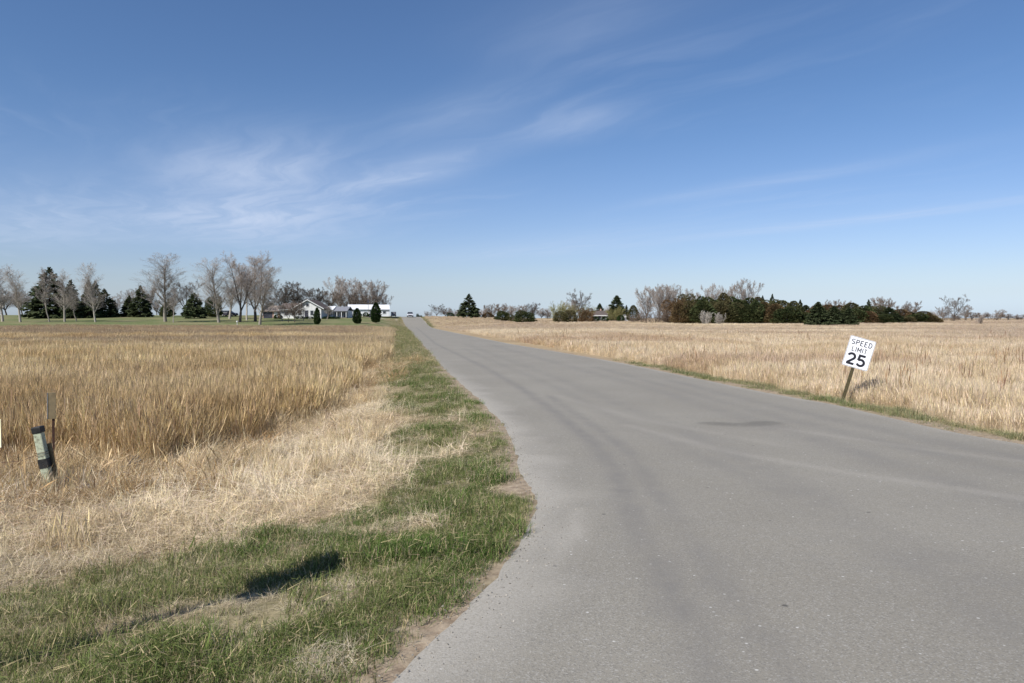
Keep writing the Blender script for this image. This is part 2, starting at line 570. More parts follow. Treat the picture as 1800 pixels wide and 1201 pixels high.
def cover_weights(x, y):
    """what grows where: green verge, lawn, bare dirt (the rest is field thatch)"""
    l, r = edge_left(y), edge_right(y)
    dl, dr = l - x, x - r
    jit = (vnoise(x, y, 1.1, 21) - .5) * 1.6
    green_w = np.interp(y, [0, 6, 8, 12, 25, 60, 150, 230], [9, 5, 1.9, 1.7, 2.4, 2.6, 3.4, 4])
    g = sstep(.5, -.5, dl - green_w + jit) * (dl > -.3)
    patchy = .25 + .75 * sstep(.40, .62, vnoise(x, y, 1.1, 22) + .25 * sstep(2.6, 1.2, dl) - .02)
    yy = y + jit * .6 - .7 * np.minimum(0, x + 2)
    g = np.maximum(g, (.70 * sstep(6.0, 4.9, yy) + .22 * sstep(8.6, 7.2, yy)) * (dl > 0) * patchy)
    g = np.maximum(g, sstep(1.5, .8, dr + jit * .45) * (dr > -.3) * (sstep(42, 26, y) * .7 + .8 * sstep(170, 190, y) * (y < 230)))
    field_end = 141 + (vnoise(x, y * 0, 9, 8) - .5) * 6
    lawn = sstep(-2, 3, y - field_end) * (dl > 4.0) * sstep(520, 400, y)
    d_in = np.minimum(np.abs(dl), np.abs(dr))
    dirt = sstep(.42, .05, np.where(dl > -.2, dl + (vnoise(x, y, .7, 31) - .45) * .8, 9)) * (y < 60)
    dirt = np.maximum(dirt, sstep(.55, .1, np.where(dr > -.2, dr + (vnoise(x, y, .9, 33) - .5) * .9, 9)) * (y < 60) * .9)
    # worn spots on the verge where only thatch and soil are left
    for bx, by, rx, ry in ((-1.15, 15.2, .32, .8), (-1.0, 11.2, .38, .40), (-.55, 13.0, .25, .4), (.0, 8.6, .2, .4), (-1.9, 9.0, .35, .3), (-.75, 6.9, .3, .18), (-.95, 3.9, .3, .3), (-2.6, 5.0, .4, .2), (-3.9, 4.6, .5, .3)):
        d = np.exp(-(((x - bx) / rx) ** 2 + ((y - by) / ry) ** 2)) * (.6 + .8 * vnoise(x, y, .35, 35))
        g = g * (1 - .85 * np.clip(d * 1.2, 0, 1))
        dirt = np.maximum(dirt, .65 * np.clip(d, 0, 1))
    return g, lawn, dirt


def make_ground():
    xs = spaced(-2200, 2200, -12, 12, .3)
    ys = spaced(-60, 3000, -2, 26, .3, 1.05)
    X, Y = np.meshgrid(xs, ys)
    x, y = X.ravel(), Y.ravel()
    z = ground_z(x, y)
    inside = np.minimum(x - edge_left(y), edge_right(y) - x)
    z = z - sstep(.1, .5, inside) * (.05 + .0006 * np.clip(y, 0, 400))
    nx, ny = len(xs), len(ys)
    i = (np.arange(ny - 1)[:, None] * nx + np.arange(nx - 1)[None, :]).ravel()
    quads = np.stack([i, i + 1, i + nx + 1, i + nx], 1)
    g, lw, dt = cover_weights(x, y)
    col = np.stack([g, lw, dt, np.ones_like(g)], 1)
    me = fast_mesh('ground', np.stack([x, y, z], 1), quads, M['ground'], attrs={'cover': ('FLOAT_COLOR', col)}, smooth=True)
    tag(link('ground', me), kind='structure')


def dist_polyline(x, y, pts):
    d = np.full(x.shape, 1e9)
    for (ax, ay), (bx, by) in zip(pts[:-1], pts[1:]):
        vx, vy = bx - ax, by - ay
        t = np.clip(((x - ax) * vx + (y - ay) * vy) / (vx * vx + vy * vy), 0, 1)
        d = np.minimum(d, np.hypot(x - ax - t * vx, y - ay - t * vy))
    return d


def make_road():
    ys = np.concatenate([np.arange(-12, 26, .16), np.arange(26, 60, .5), np.arange(60, 330, 2.5)])
    n = 72
    rows = []
    for yv in ys:
        l, r = float(edge_left(yv)), float(edge_right(yv))
        t = np.linspace(0, 1, n)
        wob_l = (float(vnoise(yv, 7.7, .7, 41)) - .5) * .22 + (float(vnoise(yv, 3.3, .22, 43)) - .5) * .09
        wob_r = (float(vnoise(yv, 1.7, .9, 42)) - .5) * .22
        l, r = max(l, -40) + wob_l, r + wob_r
        rows.append(np.stack([l + (r - l) * t, np.full(n, yv)], 1))
    xy = np.concatenate(rows)
    x, y = xy[:, 0], xy[:, 1]
    l, r = edge_left(y), edge_right(y)
    inner = np.minimum(x - l, r - x)
    z = z_road(y) + .012 + .02 * sstep(0, 2.5, inner) - .03 * sstep(.12, -.05, inner)
    # tyre-darkened lines of traffic that turns in from the junction and runs on up the road
    track = np.zeros_like(x)
    for pts, wdt, a in (([(.95, 1.0), (1.05, 4), (1.15, 7), (1.35, 9.5), (1.30, 12), (1.0, 16), (.3, 22), (-1.2, 32), (-6.4, 62), (-23, 178)], .15, .8),
                        ([(1.35, 1.0), (1.45, 5), (1.6, 8), (1.75, 11), (1.55, 14), (1.0, 20)], .13, .6),
                        ([(2.6, 1.0), (3.0, 5), (3.3, 9), (3.1, 13), (2.5, 19), (1.6, 26), (-4.0, 62)], .30, .35),
                        ([(3.9, 1.5), (3.6, 3.5), (3.3, 6), (2.9, 9), (2.3, 14), (1.4, 22), (-3.4, 52)], .22, .35),
                        ([(6.3, 2.0), (5.6, 5), (5.2, 9), (4.9, 14), (4.4, 20), (2.9, 30), (-2, 62)], .35, .42),
                        ([(9.0, 3.5), (7.6, 5.8), (6.4, 9.5), (5.6, 15), (5.0, 21), (3.6, 32)], .28, .45),
                        ([(9.5, 6), (8.0, 8.2), (7.0, 11.5), (6.3, 17), (5.4, 25)], .30, .5),
                        ([(4.4, 1.5), (4.2, 3.2), (3.5, 5.2)], .16, .45)):
        d = dist_polyline(x, y, pts)
        track = np.maximum(track, a * np.exp(-(d / wdt) ** 2) * (.45 + .9 * vnoise(x, y, 1.7, 51)))
    dust = .75 * sstep(.75, .05, x - l + (vnoise(x, y, .8, 61) - .5) * .7) * sstep(40, 12, y) + .6 * sstep(.5, 0, r - x + (vnoise(x, y, .9, 62) - .5) * .5)
    for pts, wdt, a in (([(-.15, 4.6), (.25, 5.6), (.55, 6.5), (.62, 7.3)], .13, .7), ([(2.2, 14), (3.2, 11), (4.3, 9.2), (5.6, 7.6)], .12, .35),
                        ([(5.0, 13.5), (6.4, 11), (8.2, 8.8)], .12, .32), ([(1.2, 20), (2.6, 15), (4.2, 11.6)], .12, .25)):
        dust = np.maximum(dust, a * np.exp(-(dist_polyline(x, y, pts) / wdt) ** 2) * (.3 + vnoise(x, y, .9, 63)))
    stain = .5 * sstep(.35, .75, np.exp(-(dist_polyline(x, y, [(3.95, 14.25), (4.4, 14.1), (4.95, 14.3)]) / .42) ** 2) * (.55 + .75 * vnoise(x, y, .45, 64)))
    m = len(ys)
    i = (np.arange(m - 1)[:, None] * n + np.arange(n - 1)[None, :]).ravel()
    quads = np.stack([i, i + 1, i + n + 1, i + n], 1)
    col = np.stack([np.clip(track, 0, 1), np.clip(dust, 0, 1), np.clip(stain, 0, 1), np.ones_like(x)], 1)
    me = fast_mesh('road', np.stack([x, y, z], 1), quads, M['asphalt'], attrs={'wear': ('FLOAT_COLOR', col)}, smooth=True)
    tag(link('road', me), kind='structure')


make_ground()
make_road()

# ------------------------------------------------------------------ trees
def frames(D):
    a = np.where(np.abs(D[:, 2:3]) < .9, np.array([[0, 0, 1.0]]), np.array([[1.0, 0, 0]]))
    u = np.cross(D, a)
    u /= np.linalg.norm(u, axis=1, keepdims=True) + 1e-9
    return u, np.cross(D, u)


def tubes(P0, P1, R0, R1, n):
    """many tapered tubes at once -> verts, triangles"""
    D = P1 - P0
    D = D / (np.linalg.norm(D, axis=1, keepdims=True) + 1e-9)
    u, w = frames(D)
    ang = np.arange(n) * 2 * math.pi / n
    ring = u[:, None, :] * np.cos(ang)[None, :, None] + w[:, None, :] * np.sin(ang)[None, :, None]
    A = P0[:, None, :] + ring * R0[:, None, None]
    B = P1[:, None, :] + ring * R1[:, None, None]
    V = np.concatenate([A, B], 1).reshape(-1, 3)
    k = np.arange(n)
    k2 = (k + 1) % n
    t = np.concatenate([np.stack([k, k2, k2 + n], 1), np.stack([k, k2 + n, k + n], 1)])
    T = (np.arange(len(P0))[:, None, None] * 2 * n + t[None]).reshape(-1, 3)
    return V, T


def spikes(P0, P1, R0):
    """many thin three-sided twigs"""
    D = P1 - P0
    D = D / (np.linalg.norm(D, axis=1, keepdims=True) + 1e-9)
    u, w = frames(D)
    ang = np.arange(3) * 2 * math.pi / 3
    ring = u[:, None, :] * np.cos(ang)[None, :, None] + w[:, None, :] * np.sin(ang)[None, :, None]
    V = np.concatenate([P0[:, None, :] + ring * R0[:, None, None], P1[:, None, :]], 1).reshape(-1, 3)
    t = np.array([[0, 1, 3], [1, 2, 3], [2, 0, 3]])
    T = (np.arange(len(P0))[:, None, None] * 4 + t[None]).reshape(-1, 3)
    return V, T


def join(parts):
    V, T, n = [], [], 0
    for v, t in parts:
        V.append(v)
        T.append(t + n)
        n += len(v)
    return np.concatenate(V), np.concatenate(T)


def grow(rng, Ps, Ds, L, k, wob, trop):
    pts = [Ps]
    D = Ds.copy()
    for i in range(k):
        D = D + rng.normal(0, wob, D.shape)
        D[:, 2] += trop
        D /= np.linalg.norm(D, axis=1, keepdims=True)
        pts.append(pts[-1] + D * (L / k)[:, None])
    return np.stack(pts, 1)


def sprout(rng, pts, L, R, m, tmin, tmax, ang_lo, ang_hi, ratio, rratio, taper_len=.55):
    """m children per branch: start, direction, length, radius"""
    N, k1, _ = pts.shape
    t = (np.arange(m)[None, :] + rng.random((N, m))) / m * (tmax - tmin) + tmin
    f = t * (k1 - 1)
    i = np.minimum(f.astype(int), k1 - 2)
    fr = (f - i)[..., None]
    r = np.arange(N)[:, None]
    A, B = pts[r, i], pts[r, i + 1]
    pos = (A * (1 - fr) + B * fr).reshape(-1, 3)
    tan = (B - A).reshape(-1, 3)
    tan /= np.linalg.norm(tan, axis=1, keepdims=True) + 1e-9
    perp = np.cross(tan, rng.normal(0, 1, tan.shape))
    perp /= np.linalg.norm(perp, axis=1, keepdims=True) + 1e-9
    a = rng.uniform(ang_lo, ang_hi, len(tan))[:, None]
    d = tan * np.cos(a) + perp * np.sin(a)
    tt = t.ravel()
    Lc = np.repeat(L, m) * ratio * (1 - taper_len * tt) * rng.uniform(.7, 1.25, len(tt))
    Rc = np.maximum(np.repeat(R, m) * (1 - .75 * tt) * rratio, .004)
    return pos, d, Lc, Rc


def poly_tubes(pts, R, end, n):
    N, k1, _ = pts.shape
    out = []
    for j in range(k1 - 1):
        a = R * (1 - (1 - end) * j / (k1 - 1))
        b = R * (1 - (1 - end) * (j + 1) / (k1 - 1))
        out.append(tubes(pts[:, j], pts[:, j + 1], a, b, n))
    return join(out)


def bare_tree(seed, H, trunk_r, n_lead=1, lead_spread=0.0, n1=20, t1=.22, a1=(30, 55), r1=.42, n2=7, n3=7, n4=4, trop=.06, twig=.008, fork=None):
    """a leafless tree: (trunk mesh data, crown mesh data), base at the origin"""
    rng = np.random.default_rng(seed)
    rad = np.radians
    if n_lead == 1:
        P0 = np.zeros((1, 3))
        D0 = np.array([[rng.normal(0, .03), rng.normal(0, .03), 1.0]])
        L0, R0 = np.array([H * .93]), np.array([trunk_r])
        lead = grow(rng, P0, D0, L0, 9, .035, .03)
        trunk_parts = [poly_tubes(lead, R0, .12, 8)]
    else:
        fk = fork if fork else .18
        stem = grow(rng, np.zeros((1, 3)), np.array([[rng.normal(0, .04), 0, 1.0]]), np.array([H * fk]), 3, .02, .02)
        ph = np.arange(n_lead) * 2 * math.pi / n_lead + rng.random(n_lead) * .8
        a = rng.uniform(.5, 1.0, n_lead) * lead_spread
        D0 = np.stack([np.cos(ph) * np.sin(a), np.sin(ph) * np.sin(a), np.cos(a)], 1)
        P0 = np.repeat(stem[:, -1], n_lead, 0)
        L0 = np.full(n_lead, H * (1 - fk)) * rng.uniform(.85, 1.0, n_lead)
        R0 = np.full(n_lead, trunk_r * .62)
        lead = grow(rng, P0, D0, L0, 7, .06, .05)
        trunk_parts = [poly_tubes(stem, np.array([trunk_r * 1.1]), .8, 8), poly_tubes(lead, R0, .12, 6)]
    p, d, L, R = sprout(rng, lead, L0, R0, max(3, n1 // n_lead), t1, .99, rad(a1[0]), rad(a1[1]), r1, .36)
    b1 = grow(rng, p, d, L, 5, .09, trop)
    trunk_parts.append(poly_tubes(b1, R, .15, 5))
    p, d, L2, R2 = sprout(rng, b1, L, R, n2, .15, 1, rad(18), rad(45), .55, .55)
    b2 = grow(rng, p, d, L2, 3, .12, trop * .8)
    crown_parts = [poly_tubes(b2, np.maximum(R2, twig * 1.4), .3, 3)]
    p, d, L3, R3 = sprout(rng, b2, L2, R2, n3, .1, 1, rad(18), rad(48), .62, .6)
    b3 = grow(rng, p, d, L3, 2, .14, trop * .6)
    crown_parts.append(poly_tubes(b3, np.maximum(R3 * .6, twig), .5, 3))
    if n4:
        p, d, L4, R4 = sprout(rng, b3, np.maximum(L3, .5), R3, n4, .15, 1, rad(15), rad(45), .8, .5)
        crown_parts.append(spikes(p, p + d * L4[:, None], np.full(len(p), twig * .95)))
    return join(trunk_parts), join(crown_parts)


def sprays(rng, pos, d, length, width, droop=0.0):
    """leafy sprays: one bent two-triangle strip each"""
    n = len(pos)
    side = np.cross(d, rng.normal(0, 1, d.shape))
    side /= np.linalg.norm(side, axis=1, keepdims=True) + 1e-9
    mid = pos + d * (length * .5)[:, None]
    tip = pos + d * length[:, None]
    tip[:, 2] -= droop * length
    a, b = mid - side * (width / 2)[:, None], mid + side * (width / 2)[:, None]
    V = np.stack([pos, a, b, tip], 1).reshape(-1, 3)
    T = (np.arange(n)[:, None, None] * 4 + np.array([[0, 1, 2], [1, 3, 2]])[None]).reshape(-1, 3)
    return V, T


def spruce_tree(seed, H, base_r, clear=.06, whorls=30, per=9, power=.9, ragged=.2):
    rng = np.random.default_rng(seed)
    trunk = poly_tubes(np.array([[[0, 0, 0], [0, 0, H * .5], [0, 0, H * .98]]]), np.array([H * .018]), .1, 6)
    pos, dr, ln = [], [], []
    limbs = []
    for w in range(whorls):
        t = w / (whorls - 1)
        z = H * (clear + (1 - clear) * t * .985)
        R = base_r * (1 - t) ** power * (1 if t > .05 else .85) + .12
        for k in range(per):
            a = rng.random() * 2 * math.pi
            r = R * rng.uniform(1 - ragged, 1 + ragged * .7)
            pitch = math.radians(np.interp(t, [0, .5, 1], [-12, 8, 55]) + rng.normal(0, 8))
            d = np.array([math.cos(a) * math.cos(pitch), math.sin(a) * math.cos(pitch), math.sin(pitch)])
            o = np.array([0, 0, z + rng.normal(0, H * .012)])
            limbs.append((o, o + d * r * .9))
            m = max(4, int(7 + r * 13))
            f = rng.uniform(.15, 1, m) ** .7
            side = np.cross(d, [0, 0, 1.0])
            for q in f:
                c = o + d * r * q
                dd = d * .9 + side * rng.normal(0, .75) + np.array([0, 0, rng.normal(-.12, .3)])
                pos.append(c)
                dr.append(dd / np.linalg.norm(dd))
                ln.append(min(.7, .26 + .17 * r) * rng.uniform(.7, 1.3))
    pos, dr, ln = np.array(pos), np.array(dr), np.array(ln)
    fol = sprays(rng, pos, dr, ln, ln * .55, .25)
    l0, l1 = np.array([a for a, b in limbs]), np.array([b for a, b in limbs])
    trunk = join([trunk, spikes(l0, l1, np.full(len(l0), .022))])
    return trunk, fol


def cedar_tree(seed, H, R, n=3600, shape='cone', tops=1, spray=.42):
    """juniper, arborvitae or rounded bush: upward sprays massed in a lumpy volume"""
    rng = np.random.default_rng(seed)
    t = rng.random(n)
    if shape == 'cone':
        prof = lambda q: (np.minimum(1, (q + .05) / .18)) * (1 - q) ** .52
    elif shape == 'column':
        prof = lambda q: np.minimum(1, (q + .25) / .4) * np.minimum(1, ((1 - q) / .45)) ** .6
    else:
        prof = lambda q: np.sqrt(np.clip(1 - (2 * np.clip(q * .92 + .08, 0, 1) - .85) ** 2 / 1.35, 0, 1))
    a = rng.random(n) * 2 * math.pi
    lump = .72 + .5 * vnoise(a * 1.3 + seed, t * 4, .7, seed, 2)
    rr = R * prof(t) * lump * np.sqrt(rng.uniform(.25, 1, n))
    pos = np.stack([np.cos(a) * rr, np.sin(a) * rr, t * H * .95 + .02 * H], 1)
    if tops > 1:
        which = rng.integers(0, tops, n)
        pos[:, 0] += (which - (tops - 1) / 2) * R * .55 * sstep(.3, .9, t)
        pos[:, 2] *= 1 - .12 * (which % 2) * sstep(.3, .9, t)
    up = {'cone': .75, 'column': 1.3, 'round': .45}[shape]
    d = np.stack([np.cos(a), np.sin(a), np.full(n, up)], 1) + rng.normal(0, .35, (n, 3))
    d /= np.linalg.norm(d, axis=1, keepdims=True)
    ln = spray * rng.uniform(.6, 1.3, n) * (1 - .4 * t)
    fol = sprays(rng, pos, d, ln, ln * .6, .05)
    trunk = poly_tubes(np.array([[[0, 0, -.05], [0, 0, H * .4], [0, 0, H * .85]]]), np.array([max(.05, H * .018)]), .2, 6)
    return trunk, fol


def bush(seed, H, R, stems=14, n2=7, n3=6, n4=4, twig=.009):
    """leafless shrub of many stems"""
    rng = np.random.default_rng(seed)
    a = rng.random(stems) * 2 * math.pi
    r0 = rng.random(stems) * R * .35
    Ps = np.stack([np.cos(a) * r0, np.sin(a) * r0, np.zeros(stems)], 1)
    lean = rng.uniform(.1, .75, stems) * min(1.1, R / H)
    D = np.stack([np.cos(a) * lean, np.sin(a) * lean, np.ones(stems)], 1)
    D /= np.linalg.norm(D, axis=1, keepdims=True)
    L = np.full(stems, H) * rng.uniform(.65, 1.05, stems)
    Rr = np.full(stems, .03)
    b0 = grow(rng, Ps, D, L, 5, .1, .03)
    stem = poly_tubes(b0, Rr, .3, 4)
    p, d, L1, R1 = sprout(rng, b0, L, Rr, n2, .1, 1, .35, .9, .42, .6)
    b1 = grow(rng, p, d, L1, 3, .12, .05)
    cr = [poly_tubes(b1, np.maximum(R1, twig * 1.3), .4, 3)]
    p, d, L2, R2 = sprout(rng, b1, L1, R1, n3, .1, 1, .4, 1.0, .6, .6)
    b2 = grow(rng, p, d, L2, 2, .14, .04)
    cr.append(poly_tubes(b2, np.full(len(b2), twig), .6, 3))
    p, d, L3, R3 = sprout(rng, b2, np.maximum(L2, .4), R2, n4, .1, 1, .35, 1.0, .7, .5)
    cr.append(spikes(p, p + d * L3[:, None], np.full(len(p), twig)))
    return stem, join(cr)


KINDS = {}


def kind(name, data, bark, leaf):
    (tv, tt), (cv, ct) = data
    h = max(tv[:, 2].max(), cv[:, 2].max())
    wd = np.percentile(np.abs(cv[:, 0]), 96) * 2
    KINDS[name] = (fast_mesh('trunk', tv, tt, M[bark], smooth=True), fast_mesh('crown', cv, ct, M[leaf]), h, wd)


kind('poplar_a', bare_tree(1, 14, .16, n1=44, t1=.22, a1=(15, 36), r1=.36, n2=8, n3=7, n4=4, trop=.13, twig=.0048), 'pale_bark', 'pale_twig')
kind('poplar_b', bare_tree(2, 14, .17, n1=46, t1=.16, a1=(15, 38), r1=.40, n2=8, n3=7, n4=4, trop=.13, twig=.005), 'pale_bark', 'pale_twig')
kind('sapling', bare_tree(3, 10, .09, n1=34, t1=.28, a1=(15, 36), r1=.3, n2=6, n3=5, n4=3, trop=.09, twig=.0065), 'pale_bark', 'pale_twig')
kind('brown_poplar', bare_tree(4, 14, .2, n_lead=3, lead_spread=.35, n1=66, t1=.08, a1=(16, 42), r1=.42, n2=8, n3=8, n4=5, trop=.12, twig=.0053), 'brown_bark', 'grey_twig')
kind('elm', bare_tree(5, 9, .2, n_lead=4, lead_spread=.75, n1=44, t1=.22, a1=(28, 60), r1=.46, n2=8, n3=8, n4=5, trop=.04, twig=.0065), 'dark_bark', 'dark_twig')
kind('dense_a', bare_tree(6, 9, .22, n_lead=6, lead_spread=.8, n1=84, t1=.03, a1=(30, 68), r1=.46, n2=8, n3=8, n4=5, trop=.04, twig=.0078), 'dark_bark', 'dark_twig')
kind('dense_b', bare_tree(7, 9, .2, n_lead=5, lead_spread=.6, n1=76, t1=.03, a1=(28, 62), r1=.46, n2=8, n3=8, n4=5, trop=.06, twig=.007), 'brown_bark', 'brown_twig')
kind('grey_grove', bare_tree(8, 11, .16, n_lead=6, lead_spread=.55, n1=80, t1=.03, a1=(20, 52), r1=.42, n2=8, n3=8, n4=5, trop=.1, twig=.0062), 'brown_bark', 'grey_twig')
kind('brown_bush', bush(9, 3, 2.0), 'brown_bark', 'brown_twig')
kind('grey_bush', bush(10, 3, 1.8), 'brown_bark', 'grey_twig')
kind('white_bush', bush(12, 3, 1.5, twig=.014), 'pale_bark', 'white_twig')
kind('willow', bush(13, 6, 3.0, stems=22, n2=8, n3=7, twig=.014), 'brown_bark', 'yellow_twig')
kind('spruce_a', spruce_tree(21, 11, 3.3), 'dark_bark', 'spruce')
kind('spruce_b', spruce_tree(22, 10, 2.4, clear=.1, ragged=.28), 'dark_bark', 'spruce')
kind('spruce_c', spruce_tree(23, 8, 2.4, clear=.05, power=.75), 'dark_bark', 'spruce')
kind('spruce_d', spruce_tree(24, 5, 1.9, clear=.16, whorls=18, power=.8), 'dark_bark', 'spruce')
kind('cedar_a', cedar_tree(31, 6, 2.3), 'brown_bark', 'cedar')
kind('cedar_b', cedar_tree(32, 6, 2.6, tops=3), 'brown_bark', 'cedar')
kind('rust_cedar_a', cedar_tree(37, 6, 2.3), 'brown_bark', 'rust')
kind('rust_cedar_b', cedar_tree(38, 6, 2.6, tops=3), 'brown_bark', 'rust')
kind('cedar_c', cedar_tree(33, 5, 2.2, shape='round', n=3200), 'brown_bark', 'cedar')
kind('green_cedar', cedar_tree(34, 5, 2.0, tops=2), 'brown_bark', 'cedar_green')
kind('arborvitae', cedar_tree(35, 4, .8, n=3000, shape='column', spray=.34), 'brown_bark', 'arbor')
kind('dark_bush', cedar_tree(36, 1.6, .9, n=1100, shape='round', spray=.28), 'brown_bark', 'arbor')

TREE_RNG = random.Random(5)


def tree(kd, name, px, Y, top, label, group=None, width=None, cat='tree', lift=0.0, dx=0.0):
    """stands Y metres off in the photograph's column px; its tip reaches row top"""
    trunk, crown, h, wd = KINDS[kd]
    x = P(px, Y) + dx
    z = gz(x, Y)
    H = CAM_Z + (560 - top) / 1300 * Y - z
    s = max(H, .3) / h
    sx = s if width is None else width / 1300 * Y / wd
    t = thing(name, label, cat, (x, Y, z - .03), (0, 0, TREE_RNG.random() * 6.283), group)
    t.scale = (sx, sx, s)
    link('trunk', trunk, t)
    link('crown', crown, t)
    return t


G1 = 'bare pale poplars standing on the lawn'
tree('poplar_a', 'poplar_tree', 5, 163, 461, 'bare pale poplar cut by the left picture edge, leftmost on the lawn', G1, 46)
tree('poplar_a', 'poplar_tree', 36, 160, 464, 'thin bare poplar between the picture edge and the tallest spruce', G1, 40)
tree('sapling', 'poplar_tree', 87, 160, 468, 'bare pale trunk standing right in front of the tallest spruce', G1, 26)
tree('poplar_a', 'poplar_tree', 114, 160, 472, 'bare poplar in the gap between the tallest spruce and its narrower neighbour', G1, 36)
tree('sapling', 'poplar_tree', 135, 165, 505, 'short thin bare sapling before the second spruce from the left', G1, 22)
tree('poplar_b', 'poplar_tree', 168, 160, 461, 'pale bare poplar rising above the twin-topped dark spruce', G1, 36)
tree('poplar_b', 'poplar_tree', 291, 160, 445, 'tall airy pale poplar with grey crown beside the dark spreading elm', G1, 66)
tree('sapling', 'poplar_tree', 305, 156, 502, 'very thin bare sapling just right of the tall airy poplar', G1, 20)
tree('poplar_b', 'poplar_tree', 385, 160, 453, 'bare poplar with sunlit pale trunk, leftmost of the big grove before the house', G1, 56)
tree('brown_poplar', 'poplar_tree', 422, 162, 441, 'tall brown bare tree in the middle of the big grove left of the house', G1, 64)
tree('brown_poplar', 'poplar_tree', 449, 165, 440, 'tallest bare tree of the big grove, with wide brown-grey crown', G1, 70)
tree('poplar_b', 'poplar_tree', 457, 150, 468, 'whitish branched bare tree with dark trunk at the field edge left of the house', G1, 58)
tree('sapling', 'poplar_tree', 434, 170, 470, 'thin bare stem inside the big grove, behind its tallest trees', G1, 36)
tree('poplar_a', 'poplar_tree', 404, 185, 478, 'pale bare tree at the back of the big grove left of the house', G1, 46)
tree('elm', 'elm_tree', 327, 200, 486, 'dark bare elm with wide spreading crown alone on the lawn', None, 54)

G2 = 'dark spruces on the lawn at left'
tree('spruce_a', 'spruce_tree', 88, 195, 469, 'tallest and widest dark spruce at the left of the lawn', G2, 58)
tree('spruce_b', 'spruce_tree', 126, 190, 491, 'narrow dark spruce second from the left on the lawn', G2, 31)
tree('spruce_b', 'spruce_tree', 157, 192, 491, 'dark spruce whose tip shows left of the pale poplar stem', G2, 30)
tree('spruce_b', 'spruce_tree', 169, 196, 493, 'dark spruce hidden behind the pale poplar stem', G2, 28)
tree('spruce_a', 'spruce_tree', 185, 196, 507, 'shorter broad dark spruce right of the twin-topped pair', G2, 32)
tree('spruce_a', 'spruce_tree', 228, 200, 519, 'small dark spruce tucked left against a taller narrow one', G2, 24)
tree('spruce_b', 'spruce_tree', 248, 198, 501, 'narrow tall spruce with a bare grey tree behind it', G2, 29)
tree('green_cedar', 'spruce_tree', 294, 200, 530, 'low olive evergreen behind the tall airy poplar trunk', G2, 22)
tree('spruce_d', 'spruce_tree', 342, 190, 514, 'neat small spruce with a clear short trunk beside the elm', G2, 32)
tree('green_cedar', 'spruce_tree', 376, 200, 516, 'olive green evergreen at the left foot of the big grove', G2, 26)

G3 = 'hazy bare trees behind the lawn'
for px, top, w, lab in ((12, 506, 52, 'hazy grey tree behind the poplar at the left picture edge'), (40, 511, 46, 'hazy grey tree behind the second poplar from the left edge'),
                        (62, 518, 40, 'hazy low tree at the left foot of the tallest spruce'), (106, 522, 40, 'hazy tree filling the gap right of the tallest spruce'),
                        (206, 519, 30, 'hazy low tree right of the shorter broad spruce'), (232, 508, 36, 'hazy tree rising over the small spruce tucked left'),
                        (262, 500, 40, 'hazy tree spreading behind the narrow tall spruce'), (276, 526, 30, 'low hazy tree left of the tall airy poplar'),
                        (302, 522, 34, 'low hazy tree between tall airy poplar and dark elm')):
    tree('grey_grove', 'bare_tree', px, 235, top, lab, G3, w)
tree('dense_a', 'bare_tree', 500, 225, 489, 'dense dark bare tree rising round behind the brown-roofed house wing', G3, 60)
tree('dense_a', 'bare_tree', 528, 228, 500, 'dense dark bare tree straight behind the white gable', G3, 52)
tree('dense_a', 'bare_tree', 556, 226, 503, 'dense dark bare tree behind the right slope of the white gable', G3, 44)
tree('dense_b', 'bare_tree', 580, 228, 508, 'brown bare tree in the dip between house and shed', G3, 34)
tree('dense_a', 'bare_tree', 478, 222, 520, 'low dark bare tree behind the left end of the house', G3, 40)
G4 = 'bare trees behind the white shed'
for px, top, w, lab in ((600, 482, 46, 'tall grey-brown bare tree behind the left end of the white shed'), (622, 488, 44, 'bare tree behind the left half of the shed roof'),
                        (643, 492, 40, 'bare tree behind the middle of the shed, by the thin dark pole'), (661, 490, 38, 'bare tree behind the taller arborvitae and shed roof'),
                        (676, 514, 22, 'small bare tree at the right end of the shed')):
    tree('grey_grove', 'bare_tree', px, 245, top, lab, G4, w)
tree('dense_b', 'bare_tree', 612, 238, 512, 'low brown bare tree filling in above the left end of the shed', G4, 44)
tree('dense_b', 'bare_tree', 640, 240, 516, 'low brown bare tree filling in above the middle of the shed', G4, 40)
tree('dense_b', 'bare_tree', 518, 160, 527, 'small bare olive tree in front of the white gable', None, 30)
tree('elm', 'bare_tree', 507, 160, 533, 'small twiggy tree in front of the gap between house and wing', None, 24)
tree('sapling', 'bare_tree', 533, 172, 531, 'thin bare sapling standing in front of the white gable wall', None, 18)
tree('sapling', 'bare_tree', 497, 170, 530, 'thin bare sapling before the wing of the white house', None, 20)
tree('sapling', 'bare_tree', 575, 180, 536, 'thin bare sapling before the grey-roofed porch', None, 16)
G5 = 'clipped columnar evergreens on the lawn'
tree('arborvitae', 'arborvitae_shrub', 557.5, 152, 540, 'slim dark columnar evergreen in front of the white house', G5, 10, 'shrub')
tree('arborvitae', 'arborvitae_shrub', 628, 154, 541, 'shorter columnar evergreen before the left half of the white shed', G5, 13, 'shrub')
tree('arborvitae', 'arborvitae_shrub', 661, 165, 531, 'tallest columnar evergreen before the right half of the white shed', G5, 15, 'shrub')
